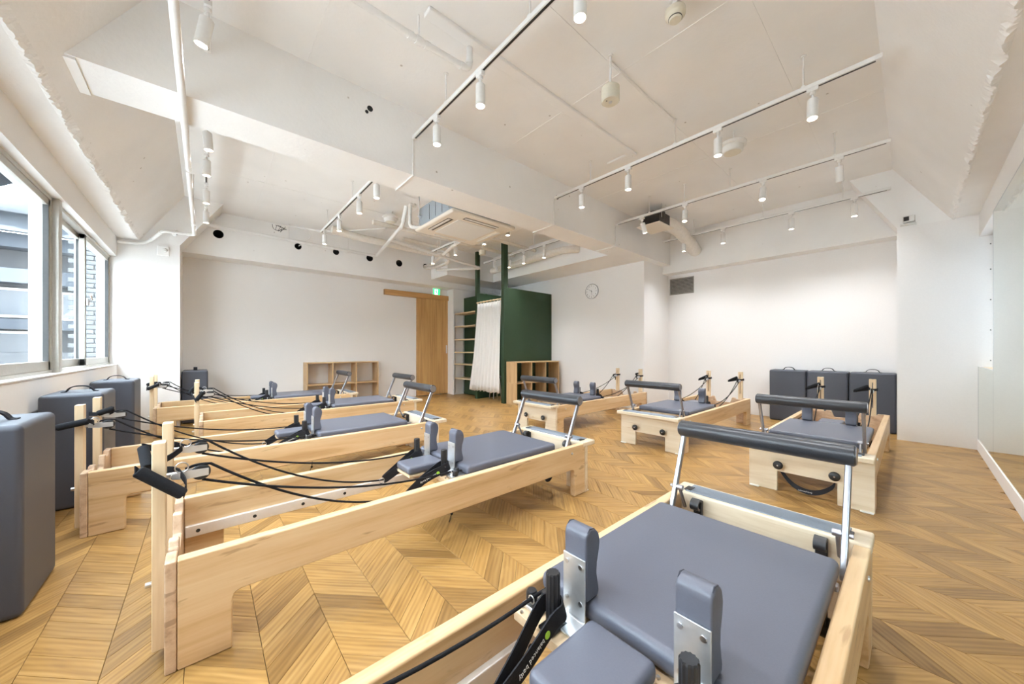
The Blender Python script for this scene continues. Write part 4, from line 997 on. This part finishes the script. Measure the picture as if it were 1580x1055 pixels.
nb = thing('unseen_building', 'unseen dark wall added to block sky from the window behind the mirror', 'building', (0, -2.4, 0))
q = MB(); q.box(-3, -4, -4, 11, 0, 12.0); q.build('wall', 'sky_block_wall', nb)  # added out of view to keep sky light off the right column
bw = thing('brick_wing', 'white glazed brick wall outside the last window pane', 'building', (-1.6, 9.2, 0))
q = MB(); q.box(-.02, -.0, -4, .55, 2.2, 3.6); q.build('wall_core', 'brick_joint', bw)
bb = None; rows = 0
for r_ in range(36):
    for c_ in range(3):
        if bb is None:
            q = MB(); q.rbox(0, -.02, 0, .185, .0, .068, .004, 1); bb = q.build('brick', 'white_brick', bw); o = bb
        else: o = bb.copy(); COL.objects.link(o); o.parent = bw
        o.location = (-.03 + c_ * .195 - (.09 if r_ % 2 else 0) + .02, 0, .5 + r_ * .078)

# ================================================================== FLOOR PLANKS
cth, sth = math.cos(TH), math.sin(TH)
def proj(x, y, z=0.0):
    t = x * cth + y * sth
    if t < .05: return None
    r = x * sth - y * cth
    return (CX + F_PX * r / t, CY_H - F_PX * (z - 1.0) / t, t)
CW, CP, XA, YA, GAP, TP = .1937, .0965, .339, 1.527, .0007, .006
planks = []
k0 = math.floor((X0 - XA) / CW); k1 = math.ceil((X1 - XA) / CW)
for k in range(k0, k1 + 1):
    s = -1 if k % 2 == 0 else 1
    xl = XA + k * CW
    yb = YA if k % 2 == 0 else YA - CW
    n0 = math.floor((Y0 - yb - .2) / CP); n1 = math.ceil((Y1 - yb + .2) / CP)
    for n in range(n0, n1 + 1):
        y = yb + n * CP; xc, yc = xl + CW / 2, y + s * CW / 2 + CP / 2
        if xc < X0 - .05 or xc > X1 + .05 or yc < Y0 - .05 or yc > Y1 + .05: continue
        planks.append((xl, y, s, xc, yc))
def plank_geo(s):
    g = GAP; x0_, x1_ = g, CW - g; h = CP - g
    top = [(x0_, s * x0_ + g, 0), (x1_, s * x1_ + g, 0), (x1_, s * x1_ + h, 0), (x0_, s * x0_ + h, 0)]
    b_ = .0008
    ins = [(x0_ + b_, s * (x0_ + b_) + g + b_, 0), (x1_ - b_, s * (x1_ - b_) + g + b_, 0), (x1_ - b_, s * (x1_ - b_) + h - b_, 0), (x0_ + b_, s * (x0_ + b_) + h - b_, 0)]
    mid = [(p[0], p[1], -.0008) for p in top]; bot = [(p[0], p[1], -TP) for p in top]
    vs = ins + mid + bot; fs = [(0, 1, 2, 3)]
    for a in (0, 4):
        for i in range(4): j = (i + 1) % 4; fs.append((a + i, a + 4 + i, a + 4 + j, a + j))
    # grain runs along the plank
    uv = [(p[0] * 1.414, p[1] - s * p[0]) for p in vs]
    return vs, fs, uv
def plank_mesh(name, items, tones):
    me = bpy.data.meshes.new(name); V = []; Fc = []; UV = []; TN = []
    for (xl, y, s), tn in zip(items, tones):
        vs, fs, uv = plank_geo(s); o = len(V)
        V += [(p[0] + xl, p[1] + y, p[2]) for p in vs]; Fc += [[o + i for i in f] for f in fs]; UV += uv; TN += [tn] * len(vs)
    me.from_pydata(V, [], Fc)
    ul = me.uv_layers.new(name='UVMap')
    for lp in me.loops: ul.data[lp.index].uv = UV[lp.vertex_index]
    at = me.attributes.new('tone', 'FLOAT', 'POINT')
    for i, tn in enumerate(TN): at.data[i].value = tn
    me.materials.append(M['oak_plank']); me.update(); return me
# which planks show largest from the camera
bpy.context.view_layer.update(); dg = bpy.context.evaluated_depsgraph_get()
scored = []
eye = Vector((0, 0, 1))
for i, (xl, y, s, xc, yc) in enumerate(planks):
    p = proj(xc, yc)
    if not p: continue
    if not (-40 < p[0] < 1620 and p[1] < 1095): continue
    if p[2] > 4.2: continue
    vis = 0
    for fu in (.15, .5, .85):
        for fv in (.25, .75):
            tgt = Vector((xl + CW * fu, y + s * CW * fu + CP * fv, .001)); d = tgt - eye; L = d.length; d.normalize()
            pp = proj(tgt.x, tgt.y)
            if not pp or not (0 <= pp[0] <= 1580 and pp[1] <= 1055): continue
            hit, loc, *_ = SC.ray_cast(dg, eye, d, distance=L - .004)
            if not hit: vis += 1
    if vis: scored.append((vis / p[2] ** 3, i))
scored.sort(reverse=True)
top = [i for _, i in scored[:300]]; tops = set(top)
shared = {s: plank_mesh('plank', [(0, 0, s)], [0.0]) for s in (-1, 1)}
for i in top:
    xl, y, s, xc, yc = planks[i]; o = bpy.data.objects.new('plank', shared[s]); COL.objects.link(o); o.parent = floor; o.location = (xl, y, 0)
rest = [planks[i] for i in range(len(planks)) if i not in tops]
rr = random.Random(5)
o = bpy.data.objects.new('plank_field', plank_mesh('plank_field', [(a, b_, s) for a, b_, s, *_ in rest], [rr.random() for _ in rest])); COL.objects.link(o); o.parent = floor; o['kind'] = 'stuff'
